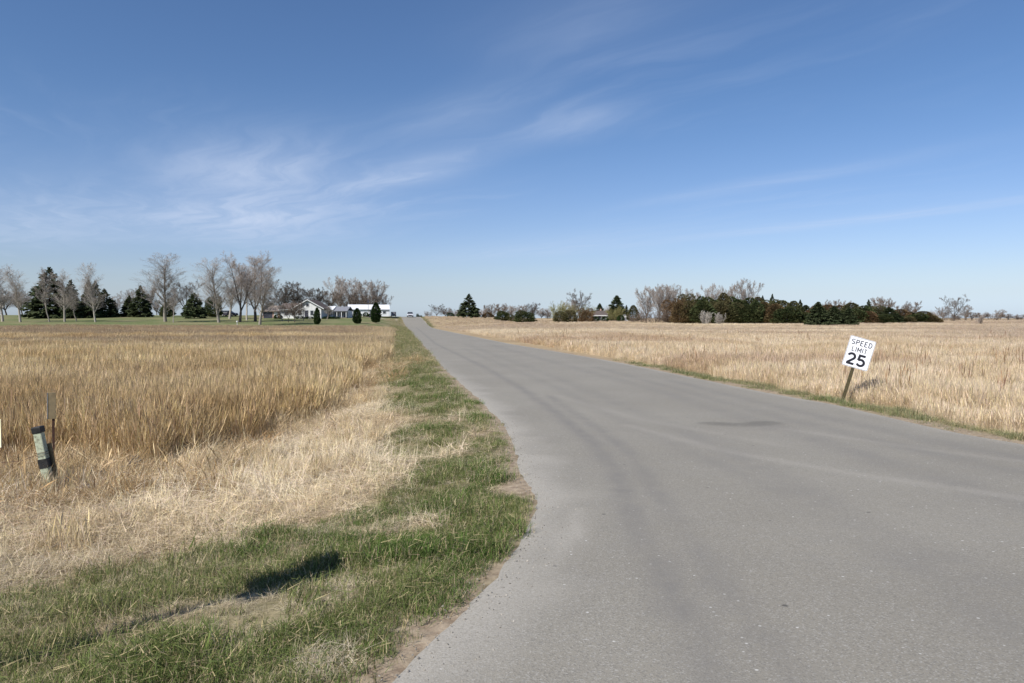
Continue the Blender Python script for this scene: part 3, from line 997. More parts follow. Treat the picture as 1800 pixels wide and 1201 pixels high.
for px, Y, top, w, lab in ((617, 200, 553, 8, 'tiny dark bush at the left foot of the white shed'), (643, 203, 548, 9, 'dark bush at the middle of the shed wall'),
                           (652, 205, 551, 10, 'grey-green bush beside the tallest columnar evergreen'), (734, 229, 551, 4, 'small dark upright bush right of the car on the rise'),
                           (739, 230, 554, 6, 'low dark bush on the shoulder right of the car'), (489, 186, 552, 14, 'dark bush below the eave of the brown roof'),
                           (528, 186, 555, 16, 'low dark hedge bush under the white gable windows'), (545, 186, 556, 14, 'low bush left of the slim columnar evergreen'),
                           (575, 186, 556, 16, 'low bush right of the slim columnar evergreen'), (590, 186, 556, 14, 'low bush before the grey-roofed porch')):
    tree('dark_bush', 'bush', px, Y, top, lab, 'dark low bushes by the buildings', w, 'shrub')

# right of the road
tree('spruce_a', 'spruce_tree', 824, 228, 516, 'lone dark spruce right of the road at the top of the rise', None, 29)
G6 = 'low bare trees along the far edge right of the road'
for px, Y, top, w, kd, lab in ((754, 245, 545, 14, 'brown_bush', 'brown twiggy bush nearest the road top in the far right row'),
                               (768, 250, 533, 26, 'elm', 'spreading bare tree, tallest between the road top and lone spruce'),
                               (783, 250, 540, 22, 'dense_b', 'brown bare tree midway between the road top and lone spruce'),
                               (797, 245, 545, 24, 'brown_bush', 'twiggy bush behind the tiny dark cedar left of the lone spruce'),
                               (808, 250, 543, 20, 'dense_b', 'bare tree touching the left side of the lone roadside spruce'),
                               (846, 245, 540, 26, 'grey_bush', 'grey twiggy bush touching the right side of the lone roadside spruce'),
                               (862, 250, 534, 26, 'dense_b', 'brown bare tree rising behind the small reddish cedar'),
                               (880, 250, 532, 28, 'dense_b', 'bare tree rising behind the left cedar of the field pair'),
                               (900, 250, 536, 26, 'grey_grove', 'grey bare tree in the gap between the paired cedars'),
                               (917, 252, 535, 26, 'dense_b', 'bare tree rising behind the right cedar of the field pair'),
                               (936, 250, 530, 26, 'dense_a', 'dark bare crown just right of the paired cedars'),
                               (951, 255, 541, 24, 'grey_grove', 'grey bare tree in the dip left of the yellow willow'),
                               (964, 255, 540, 22, 'brown_bush', 'brown bush at the left side of the yellow willow'),
                               (858, 235, 548, 22, 'brown_bush', 'low brown bush at the foot of the small reddish cedar')):
    tree(kd, 'bare_tree', px, Y, top, lab, G6, w)
G7 = 'red cedars dotted along the right field edge'
tree('dark_bush', 'cedar_tree', 792, 232, 549, 'tiny dark cedar left of the lone roadside spruce', G7, 12)
tree('rust_cedar_a', 'cedar_tree', 858, 230, 549, 'small reddish cedar just right of the lone roadside spruce', G7, 20)
tree('green_cedar', 'cedar_tree', 884, 210, 546, 'green cedar, left one of the pair in the open field', G7, 24)
tree('green_cedar', 'cedar_tree', 922, 195, 545, 'broader green cedar, right one of the pair in the open field', G7, 32)
tree('cedar_b', 'cedar_tree', 904, 205, 552, 'low cedar between the pair of green cedars', G7, 20)
G8 = 'trees round the small farmstead'
tree('willow', 'willow_tree', 980, 205, 527, 'yellow-green willow, leftmost of the farmstead clump', G8, 28)
tree('willow', 'willow_tree', 999, 207, 530, 'olive willow in the middle of the farmstead clump', G8, 34)
tree('elm', 'bare_tree', 1018, 212, 506, 'tall grey bare tree rising above the yellow willows', G8, 38)
tree('grey_grove', 'bare_tree', 1010, 214, 524, 'bare tree behind the willow clump', G8, 30)
tree('cedar_c', 'cedar_tree', 985, 192, 547, 'round dark cedar at the foot of the yellow willow', G8, 24)
tree('cedar_c', 'cedar_tree', 1002, 194, 545, 'dark round cedar before the olive willow', G8, 24)
tree('rust_cedar_b', 'cedar_tree', 1030, 193, 541, 'rusty brown cedar beside the white farmhouse', G8, 26)
tree('willow', 'willow_tree', 1030, 212, 534, 'pale olive bush behind the rusty cedar', G8, 30)
tree('spruce_c', 'spruce_tree', 1054, 232, 533, 'dark spruce peeping over the farmhouse roof', G8, 18)
tree('spruce_c', 'spruce_tree', 1084, 225, 519, 'pointed dark spruce right of the farmhouse', G8, 30)
tree('willow', 'willow_tree', 1080, 205, 537, 'yellow-green bush in front of the pointed spruce', G8, 30)
tree('grey_bush', 'bare_tree', 1062, 240, 535, 'hazy bush behind the farmhouse', G8, 34)
tree('spruce_b', 'spruce_tree', 1101, 225, 536, 'narrow dark evergreen over the small white shed', G8, 12)
tree('cedar_a', 'cedar_tree', 1113, 208, 536, 'dark cedar right of the small white shed', G8, 20)
tree('dark_bush', 'bush', 1046, 205, 556, 'dark bush before the white farmhouse wall', G8, 14, 'shrub')
tree('dark_bush', 'bush', 1063, 205, 556, 'dark bush at the right corner of the farmhouse', G8, 12, 'shrub')
tree('dark_bush', 'bush', 1091, 200, 553, 'green bush left of the small white shed', G8, 12, 'shrub')
G9 = 'tall bare trees of the big shelterbelt'
for px, Y, top, w, lab in ((1135, 200, 502, 40, 'grey bare tree at the left end of the shelterbelt'), (1158, 196, 497, 44, 'big grey bare tree left of the cedar mass'),
                           (1183, 198, 497, 44, 'grey bare tree where the cedar mass begins'), (1168, 205, 500, 40, 'bare tree behind the left end of the cedars'),
                           (1212, 215, 510, 30, 'bare tree peeping over the left part of the cedars'), (1250, 212, 496, 34, 'bare grey tree rising above the two whitish bushes'),
                           (1286, 212, 497, 32, 'bare tree left of the tallest one over the cedars'), (1312, 214, 487, 44, 'tallest bare tree above the cedar mass'),
                           (1228, 214, 512, 26, 'low bare crown over the cedars left of the whitish bushes'), (1270, 214, 508, 28, 'bare crown over the whitish bushes')):
    tree('grey_grove', 'bare_tree', px, Y, top, lab, G9, w)
for px, Y, top, w, lab in ((1116, 190, 550, 20, 'small brown bush right of the farmstead cedar'), (1130, 188, 540, 30, 'brown bush below the leftmost grey tree of the shelterbelt'),
                           (1150, 186, 543, 34, 'wide brown bush below the big grey tree left of the cedars'), (1172, 184, 540, 30, 'brown bush against the left end of the cedar mass')):
    tree('brown_bush', 'bush', px, Y, top, lab, 'twiggy bushes at the left end of the shelterbelt', w, 'shrub')
G10 = 'cedars massed in the shelterbelt'
r10 = random.Random(3)
tops10 = table([(1180, 527), (1195, 516), (1230, 520), (1270, 516), (1310, 524), (1345, 521), (1372, 526), (1400, 531), (1420, 534), (1520, 534), (1560, 541), (1600, 543), (1640, 547)])
pxs = 1184
row = 0
while pxs < 1640:
    row += 1
    front = row % 2
    Y = 178 + 10 * front + r10.uniform(-3, 3)
    kd = 'rust_cedar_b' if pxs < 1205 else r10.choice(('rust_cedar_a', 'cedar_b', 'cedar_a', 'cedar_b', 'green_cedar', 'green_cedar') if pxs < 1400 else ('cedar_b', 'green_cedar', 'rust_cedar_a', 'cedar_a', 'spruce_c'))
    tone = 'rusty brown' if 'rust' in kd else ('dark green' if kd in ('green_cedar', 'spruce_c') else 'olive brown')
    where = 'tall left half' if pxs < 1290 else ('middle stretch' if pxs < 1430 else 'low right end')
    tp = float(tops10(pxs)) + r10.uniform(-3, 5) + (9 if not front else 0)
    tree(kd, 'cedar_tree', pxs, Y, tp, f'{tone} cedar packed in the {"rear" if front else "front"} row, {where} of the long shelterbelt', G10, r10.uniform(32, 46))
    pxs += r10.uniform(8, 12)
for px, Y, top, lab in ((1340, 196, 519, 'pointed green evergreen at the right shoulder of the cedar mass'), (1357, 196, 516, 'dark flat-topped evergreen at the right shoulder of the cedar mass'),
                        (1406, 192, 526, 'small pointed evergreen at the right end of the tall cedars'), (1526, 192, 526, 'pointed dark evergreen above the right part of the belt')):
    tree('spruce_b', 'spruce_tree', px, Y, top, lab, G10, 17)
for px, top, w, lab in ((1239, 544, 24, 'whitish bare bush, left one of two before the cedars'), (1265, 547, 18, 'whitish bare bush, right one of two before the cedars')):
    tree('white_bush', 'bush', px, 168, top, lab, 'whitish bare bushes before the cedars', w, 'shrub')
G11 = 'green spruces standing out in front of the belt'
tree('spruce_c', 'spruce_tree', 1438, 146, 530, 'green spruce in front of the belt, leftmost of three', G11, 34)
tree('spruce_c', 'spruce_tree', 1466, 147, 537, 'green spruce in front of the belt, middle of three', G11, 29)
tree('spruce_c', 'spruce_tree', 1492, 147, 539, 'green spruce in front of the belt, rightmost of three beyond a gap', G11, 24)
for px, top, w, lab in ((1462, 525, 28, 'round bare crown behind the leftmost two green spruces'), (1488, 527, 26, 'bare crown behind the rightmost green spruce'),
                        (1545, 520, 34, 'grey bare crown above the right part of the cedar belt'), (1556, 522, 26, 'bare crown beside the highest one over the right part of the belt'),
                        (1604, 528, 30, 'bare crown near the right end of the cedar belt'), (1582, 535, 24, 'low bare crown between the two higher ones at the right of the belt')):
    tree('dense_b', 'bare_tree', px, 215, top, lab, G9, w)
tree('elm', 'elm_tree', 1677, 215, 516, 'lone spreading bare elm right of the shelterbelt', None, 38)
G12 = 'low hazy trees on the far right skyline'
for px, Y, top, w, kd, lab in ((1645, 225, 544, 26, 'grey_bush', 'grey bush touching the right end of the shelterbelt'), (1657, 235, 538, 22, 'dense_b', 'bare tree just left of the lone spreading elm'),
                               (1668, 225, 549, 26, 'brown_bush', 'brown bush at the left foot of the lone spreading elm'), (1690, 225, 548, 26, 'brown_bush', 'brown bush at the right foot of the lone spreading elm'),
                               (1697, 235, 536, 22, 'grey_grove', 'narrow grey tree just right of the lone spreading elm'), (1708, 230, 548, 24, 'dense_b', 'low bare tree left of the lone twiggy field bush'),
                               (1726, 238, 549, 26, 'dense_b', 'low bare tree behind the lone twiggy field bush'), (1745, 238, 547, 26, 'brown_bush', 'brown bush on the skyline right of the lone field bush'),
                               (1758, 240, 543, 18, 'grey_grove', 'small upright tree standing highest on the far right skyline'), (1772, 245, 551, 28, 'dense_b', 'low bare tree right of the small upright skyline tree'),
                               (1790, 245, 553, 26, 'brown_bush', 'last brown bush at the right picture edge on the skyline'), (1810, 245, 552, 30, 'dense_b', 'bare tree cut by the right picture edge on the skyline')):
    tree(kd, 'bare_tree', px, Y, top, lab, G12, w)
tree('grey_bush', 'bush', 1722, 165, 549, 'twiggy grey bush alone in the far right field', None, 18, 'shrub')

# ------------------------------------------------------------------ buildings
def window(parent, x0, x1, z0, z1, y, name='window'):
    f = MB()
    b = .09
    f.box(x0 - b, y - .05, z0 - b, x1 + b, y + .02, z0).box(x0 - b, y - .05, z1, x1 + b, y + .02, z1 + b)
    f.box(x0 - b, y - .05, z0, x0, y + .02, z1).box(x1, y - .05, z0, x1 + b, y + .02, z1)
    fo = f.build(name, M['white'], parent)
    MB().box(x0, y - .02, z0, x1, y + .01, z1).build('pane', M['glass'], fo)
    return fo


def slope_slab(mb, x0, z0, x1, z1, y0, y1, th=.16):
    """roof slope running from (x0, z0) to (x1, z1), from y0 to y1"""
    return mb.prism([(x0, z0), (x1, z1), (x1, z1 + th), (x0, z0 + th)], y0, y1)


def make_house():
    Y = 186.0
    x = P(541, Y)
    t = thing('white_house', 'white gabled house with dark shingle roof among the lawn trees', 'house', (x, Y, gz(x, Y) - .05))
    # main gable facing the road, half width 3.6, eaves 2.9, ridge 4.9
    MB().prism([(-3.1, 0), (3.4, 0), (3.4, 2.8), (.1, 4.6), (-3.1, 2.8)], 0, 9).build('wall', M['white'], t)
    r = MB()
    slope_slab(r, -4.0, 2.45, .1, 4.72, -.5, 9.3)
    r.build('roof', M['dark_roof'], t)
    r = MB()
    slope_slab(r, .1, 4.72, 4.2, 2.45, -.5, 9.3)
    r.build('roof', M['dark_roof'], t)
    tr = MB()
    slope_slab(tr, -4.0, 2.41, .1, 4.68, -.56, -.502, .24)
    slope_slab(tr, .1, 4.68, 4.2, 2.41, -.56, -.502, .24)
    tr.build('bargeboard', M['white'], t)
    for a, b, c, d in ((-2.3, -1.5, .9, 2.2), (.7, 1.5, .9, 2.1), (2.1, 2.9, .9, 2.1), (-.35, .35, 3.1, 3.8)):
        window(t, a, b, c, d, -.01)
    d = MB().box(-.75, -.06, .1, .15, -.005, 2.15).build('door', M['dark_paint'], t)
    MB().tube([(.0, -.1, 1.1), (.0, -.06, 1.1)], [.04, .04]).build('handle', M['galv'], d)
    # cross wing to the left with its own small gable
    MB().prism([(-7.4, 0), (-3.11, 0), (-3.11, 2.4), (-7.4, 2.4)], 2, 8).build('wing_wall', M['white'], t)
    r = MB().xprism([(1.4, 2.3), (5.0, 3.9), (8.6, 2.3), (8.6, 2.45), (5.0, 4.05), (1.4, 2.45)], -7.8, -3.0)
    r.build('wing_roof', M['dark_roof'], t)
    MB().box(-7.8, 1.33, 2.22, -3.9, 1.4, 2.45).build('fascia', M['white'], t)
    window(t, -6.4, -5.4, .9, 1.9, 1.99)
    window(t, -4.6, -3.7, .9, 1.9, 1.99)

    # brown-roofed low wing at the left
    x = P(477, 190)
    t = thing('garage', 'low garage with tan roof and pinkish wall left of the white house', 'garage', (x, 190, gz(x, 190) - .05))
    MB().box(-2.2, 0, 0, 2.2, 6, 1.95).build('wall', M['brick'], t)
    MB().xprism([(-.6, 1.85), (3, 3.3), (6.6, 1.85), (6.6, 2.0), (3, 3.45), (-.6, 2.0)], -2.6, 2.9).build('roof', M['tan_roof'], t)
    MB().box(-1.95, -.05, .05, .3, -.004, 1.75).build('garage_door', M['dark_paint'], t)
    MB().box(.75, -.05, .05, 1.65, -.004, 1.75).build('door', M['white'], t)

    # grey-roofed building with a white porch, right
    x = P(589, 192)
    t = thing('porch_house', 'grey-roofed low building with white porch posts right of the gable', 'house', (x, 192, gz(x, 192) - .05))
    MB().box(-3.1, 1.5, 0, 3.0, 7, 2.0).build('wall', M['white'], t)
    MB().xprism([(-.3, 1.75), (3.4, 2.9), (7.3, 1.85), (7.3, 2.0), (3.4, 3.05), (-.3, 1.9)], -.4, 3.3).build('roof', M['grey_roof'], t)
    MB().xprism([(-.2, 2.05), (3.2, 3.0), (7.2, 2.05), (7.2, 2.2), (3.2, 3.15), (-.2, 2.2)], -3.3, -.402).build('roof', M['white_metal'], t, )
    for px_ in (-3.0, -1.9, -.7, .5, 1.7, 2.9):
        MB().box(px_ - .08, -.1, 0, px_ + .08, .06, 1.8).build('porch_post', M['white'], t)
    MB().box(-3.1, -.12, .02, 3.0, 1.5, .2).build('porch_deck', M['grey_wood'], t)
    for a in (-2.6, -.3, 1.0):
        window(t, a, a + .9, .6, 1.6, 1.49)
    d = MB().box(2.1, 1.42, .2, 2.8, 1.49, 1.75).build('door', M['dark_paint'], t)

    # long white metal shed
    Y = 212.0
    x = P(648.5, Y)
    t = thing('metal_shed', 'long low white metal shed near the top of the road', 'shed', (x, Y, gz(x, Y) - .1), (0, 0, math.radians(11)))
    hw = 36.5 / 1300 * Y
    MB().xprism([(0, 0), (8, 0), (8, 2.0), (4, 3.3), (0, 2.0)], -hw + .1, hw - .1).build('wall', M['white_metal'], t)
    MB().xprism([(-.25, 1.95), (4, 3.36), (4, 3.46), (-.25, 2.05)], -hw, hw).build('roof', M['white_metal'], t)
    MB().xprism([(8.25, 1.95), (8.25, 2.05), (4.004, 3.46), (4.004, 3.36)], -hw, hw).build('roof', M['white_metal'], t)
    MB().box(-hw, -.3, 1.86, hw, -.252, 2.0).build('gutter', M['galv'], t)
    MB().box(.15, -.06, .05, 2.0, -.003, 1.75).build('sliding_door', M['grey_roof'], t)
    window(t, -4.4, -3.6, .8, 1.5, -.01)
    window(t, 4.0, 4.8, .8, 1.5, -.01)
    for k in range(13):
        xx = -hw + .4 + k * (2 * hw - .8) / 12
        if not -.1 < xx < 2.2 and not -4.6 < xx < -3.4 and not 3.8 < xx < 5.0:
            MB().box(xx - .03, -.03, .02, xx + .03, -.004, 1.85).build('rib', M['white_metal'], t)

    x = P(647.5, 205)
    t = thing('pole', 'thin dark pole standing in front of the white shed', 'pole', (x, 205, gz(x, 205) - .1))
    MB().tube([(0, 0, 0), (0, 0, 4.6)], [.07, .05]).build('shaft', M['post_wood'], t)
    MB().box(-.22, -.16, 3.9, .22, .16, 4.9).build('lamp_head', M['dark_paint'], t, bevel=.03)

    # farmhouse on the right
    Y = 222.0
    x = P(1053, Y)
    t = thing('farmhouse', 'small white farmhouse with dark roof half hidden by bushes right of the road', 'house', (x, Y, gz(x, Y) - .05))
    MB().box(-2.4, 0, 0, 2.2, 6, 1.85).build('wall', M['white'], t)
    MB().xprism([(-.5, 1.72), (3, 3.1), (6.5, 1.72), (6.5, 1.88), (3, 3.26), (-.5, 1.88)], -2.5, 2.5).build('roof', M['dark_roof'], t)
    MB().box(-2.5, -.56, 1.62, 2.5, -.502, 1.86).build('fascia', M['white'], t)
    window(t, -1.7, -.7, .6, 1.4, -.01)
    window(t, .9, 1.7, .6, 1.4, -.01)
    MB().box(-.3, -.06, .05, .5, -.004, 1.6).build('door', M['dark_paint'], t)
    MB().box(.7, 3.5, 2.7, 1.1, 3.9, 3.8).build('chimney', M['brick'], t)
    Y = 214.0
    x = P(1099, Y)
    t = thing('garden_shed', 'tiny white shed between dark evergreens right of the farmhouse', 'shed', (x, Y, gz(x, Y) - .05))
    MB().prism([(-.9, 0), (.9, 0), (.9, 1.4), (0, 2.0), (-.9, 1.4)], 0, 2.4).build('wall', M['white'], t)
    r = MB()
    slope_slab(r, -1.05, 1.32, 0, 2.02, -.15, 2.55, .08)
    slope_slab(r, 0, 2.02, 1.05, 1.32, -.15, 2.55, .08)
    r.build('roof', M['grey_roof'], t)
    MB().box(-.35, -.05, .05, .35, -.004, 1.3).build('door', M['grey_roof'], t)


make_house()


# ------------------------------------------------------------------ vehicles
def wheel(parent, x, y, z, r=.34, w=.22):
    t = MB()
    t.tube([(x - w / 2, y, z), (x - w / 2 + .03, y, z), (x + w / 2 - .03, y, z), (x + w / 2, y, z)], [r * .86, r, r, r * .86], 18)
    wo = t.build('wheel', M['rubber'], parent, smooth=False)
    MB().tube([(x - w / 2 - .008, y, z), (x + w / 2 + .008, y, z)], [r * .55, r * .55], 14).build('rim', M['galv'], wo)
    return wo


def make_car(name, label, x, y, rz, paint, tilt=0.0):
    t = thing(name, label, 'car', (x, y, gz(x, y) + .015), (tilt, 0, rz))
    # nose towards -y; profile in (y, z)
    body = MB().xprism([(-2.25, .35), (-2.3, .62), (-2.15, .86), (-1.1, 1.0), (2.05, 1.02), (2.25, .85), (2.25, .4), (1.9, .24), (-1.9, .24)], -.9, .9)
    body.build('body', paint, t, bevel=.06)
    cab = MB()
    lo = [(-.84, -1.05, 1.0), (.84, -1.05, 1.0), (.84, 2.0, 1.02), (-.84, 2.0, 1.02)]
    hi = [(-.68, -.35, 1.56), (.68, -.35, 1.56), (.68, 1.6, 1.54), (-.68, 1.6, 1.54)]
    cab.add(lo + hi, [(0, 1, 5, 4), (1, 2, 6, 5), (2, 3, 7, 6), (3, 0, 4, 7), (4, 5, 6, 7)])
    cab.build('cabin_glass', M['glass'], t, bevel=.03)
    MB().box(-.69, -.36, 1.545, .69, 1.62, 1.60).build('roof', paint, t, bevel=.02)
    for s in (-1, 1):
        MB().box(s * .66 - .16, -2.32, .62, s * .66 + .16, -2.2, .78).build('headlight', M['lamp'], t, bevel=.02)
        MB().box(s * .7 - .14, 2.2, .62, s * .7 + .14, 2.29, .82).build('tail_light', M['brick'], t, bevel=.02)
        MB().box(s * .98 - .08, -.85, 1.0, s * .98 + .08, -.72, 1.12).build('mirror', paint, t, bevel=.02)
    MB().box(-.45, -2.33, .5, .45, -2.24, .66).build('grille', M['black'], t)
    MB().box(-.85, -2.36, .34, .85, -2.2, .48).build('bumper', M['dark_paint'], t, bevel=.03)
    for yy in (-1.4, 1.4):
        for s in (-1, 1):
            wheel(t, s * .82, yy, .34)
    return t


make_car('car', 'pale silver car coming over the rise of the road', P(721, 223), 223, math.radians(9), M['car_paint'])
make_car('parked_car', 'dark car parked under the big bare grove left of the house', P(403, 205), 205, math.radians(80), M['dark_paint'])


def make_trailer():
    Y = 222
    x = P(692, Y)
    t = thing('box_trailer', 'small dark boxy trailer right of the white shed', 'trailer', (x, Y, gz(x, Y)))
    MB().box(-.62, -.9, .35, .62, .9, 1.6).build('box', M['dark_paint'], t, bevel=.04)
    MB().box(-.5, -.93, .5, .5, -.902, 1.45).build('rear_door', M['grey_roof'], t)
    MB().tube([(0, .9, .4), (0, 2.0, .35)], [.04, .04]).build('drawbar', M['galv'], t)
    for s in (-1, 1):
        wheel(t, s * .68, 0, .3, .3, .16)


make_trailer()

# pale gravel drive by the house, and a sandy bank on the lawn
def patch(name, pts, mat, up=.03):
    """a thin sheet over the ground, following it"""
    xs, ys = [p[0] for p in pts], [p[1] for p in pts]
    n = 14
    v, f = [], []
    for j in range(n + 1):
        for i in range(n + 1):
            a, b = i / n, j / n
            x = (pts[0][0] * (1 - a) + pts[1][0] * a) * (1 - b) + (pts[3][0] * (1 - a) + pts[2][0] * a) * b
            y = (pts[0][1] * (1 - a) + pts[1][1] * a) * (1 - b) + (pts[3][1] * (1 - a) + pts[2][1] * a) * b
            v.append((x, y, gz(x, y) + up))
    for j in range(n):
        for i in range(n):
            k = j * (n + 1) + i
            f.append((k, k + 1, k + n + 2, k + n + 1))
    tag(link(name, fast_mesh(name, np.array(v), np.array(f), mat, smooth=True)), kind='structure')


patch('gravel_path', [(P(560, 196), 194), (P(700, 206), 206), (P(700, 209), 209), (P(560, 199), 198)], M['gravel'], .05)

# ------------------------------------------------------------------ speed limit sign
def stroke(mb, pts, w, y, closed=False):
    """a flat pen stroke of width w through (x, z) points, mitred, 3 mm thick"""
    n = len(pts)
    L, R = [], []
    for i in range(n):
        a = pts[(i - 1) % n] if closed or i else pts[i]
        b = pts[(i + 1) % n] if closed or i < n - 1 else pts[i]
        p = pts[i]
        d1, d2 = Vector((p[0] - a[0], p[1] - a[1])), Vector((b[0] - p[0], b[1] - p[1]))
        if d1.length < 1e-9:
            d1 = d2
        if d2.length < 1e-9:
            d2 = d1
        d1.normalize()
        d2.normalize()
        n1, n2 = Vector((-d1.y, d1.x)), Vector((-d2.y, d2.x))
        m = (n1 + n2)
        m = n1 if m.length < 1e-6 else m.normalized()
        k = w / 2 / max(.45, m.dot(n1))
        L.append((p[0] + m.x * k, p[1] + m.y * k))
        R.append((p[0] - m.x * k, p[1] - m.y * k))
    vs = [(x, y, z) for x, z in L] + [(x, y, z) for x, z in R]
    fs = []
    for i in range(n if closed else n - 1):
        j = (i + 1) % n
        fs.append((i, j, j + n, i + n))
    mb.add(vs, fs)


def arc(cx, cz, rx, rz, a0, a1, n=10):
    return [(cx + rx * math.cos(math.radians(a0 + (a1 - a0) * i / n)), cz + rz * math.sin(math.radians(a0 + (a1 - a0) * i / n))) for i in range(n + 1)]


def glyph(ch):
    """pen strokes of a letter in a box one unit high"""
    return {
        'S': (.62, [arc(.31, .74, .27, .22, 25, 180, 8) + arc(.31, .74, .27, .22, 180, 265, 4)[1:] + arc(.31, .26, .27, .24, 85, 0, 5) + arc(.31, .26, .27, .22, 0, -155, 8)[1:]]),
        'P': (.60, [[(.06, 0), (.06, 1)], [(.06, .96), (.32, .96)] + arc(.32, .72, .23, .24, 90, -90, 8) + [(.32, .48), (.06, .48)]]),
        'E': (.56, [[(.06, 0), (.06, 1)], [(.06, .96), (.54, .96)], [(.06, .5), (.46, .5)], [(.06, .04), (.54, .04)]]),
        'D': (.64, [[(.06, 0), (.06, 1)], [(.06, .96), (.28, .96)] + arc(.28, .5, .30, .46, 90, -90, 10) + [(.06, .04)]]),
        'L': (.52, [[(.06, 1), (.06, .0)], [(.06, .04), (.5, .04)]]),
        'I': (.14, [[(.07, 0), (.07, 1)]]),
        'M': (.78, [[(.06, 0), (.06, 1)], [(.06, .97), (.39, .3), (.72, .97)], [(.72, 1), (.72, 0)]]),
        'T': (.58, [[(.02, .96), (.56, .96)], [(.29, .96), (.29, 0)]]),
        '2': (.68, [arc(.33, .69, .27, .24, 170, 0, 8) + arc(.33, .69, .27, .26, 0, -45, 3)[1:] + [(.08, .08)], [(.04, .07), (.66, .07)]]),
        '5': (.68, [[(.60, .93), (.14, .93), (.10, .50)], [(.10, .52)] + arc(.33, .33, .28, .26, 125, -155, 12)]),
    }[ch]


def write(mb, text, height, cx, z0, y, weight, gap=.16):
    widths = [glyph(c)[0] for c in text]
    total = (sum(widths) + gap * (len(text) - 1)) * height
    x = cx - total / 2
    for c, w in zip(text, widths):
        for i, s in enumerate(glyph(c)[1]):
            stroke(mb, [(x + a * height, z0 + b * height) for a, b in s], weight * height, y - .0004 * i)
        x += (w + gap) * height


def rounded(x0, z0, x1, z1, r, n=5):
    p = []
    for cx, cz, a in ((x1 - r, z1 - r, 0), (x0 + r, z1 - r, 90), (x0 + r, z0 + r, 180), (x1 - r, z0 + r, 270)):
        p += arc(cx, cz, r, r, a, a + 90, n)
    return p


def make_speed_sign():
    Y = 19.0
    x = P(1481, Y)
    z = gz(x, Y)
    t = thing('speed_limit_sign', 'white SPEED LIMIT 25 sign on a leaning wooden post beside the road', 'road sign', (x, Y, z - .05))
    t.rotation_euler = Euler((math.radians(0), math.radians(17), math.radians(-14)), 'ZYX')
    t.rotation_mode = 'ZYX'
    MB().box(-.036, -.045, -.25, .036, .045, 1.70).build('post', M['sign_post'], t, bevel=.006)
    # plate 0.61 x 0.76
    b = .97
    pl = MB().prism(rounded(-.315 + .02, b, .315 + .02, b + .79, .038), -.0535, -.050)
    po = pl.build('sign_plate', M['sign_white'], t)
    tx = MB()
    write(tx, 'SPEED', .130, .02, b + .585, -.0560, .16, .22)
    write(tx, 'LIMIT', .120, .01, b + .410, -.0560, .16, .22)
    write(tx, '25', .300, .0, b + .065, -.0560, .20, .14)
    tx.build('lettering', M['ink'], po)
    bd = MB()
    stroke(bd, rounded(-.315 + .02 + .012, b + .012, .315 + .02 - .012, b + .778, .03), .008, -.0555, True)
    bd.build('border', M['ink'], po)
    for zz in (b + .09, b + .67):
        MB().tube([(.0, -.062, zz - .005), (.0, -.052, zz - .005)], [.011, .011], 8).build('bolt', M['galv'], po)


make_speed_sign()

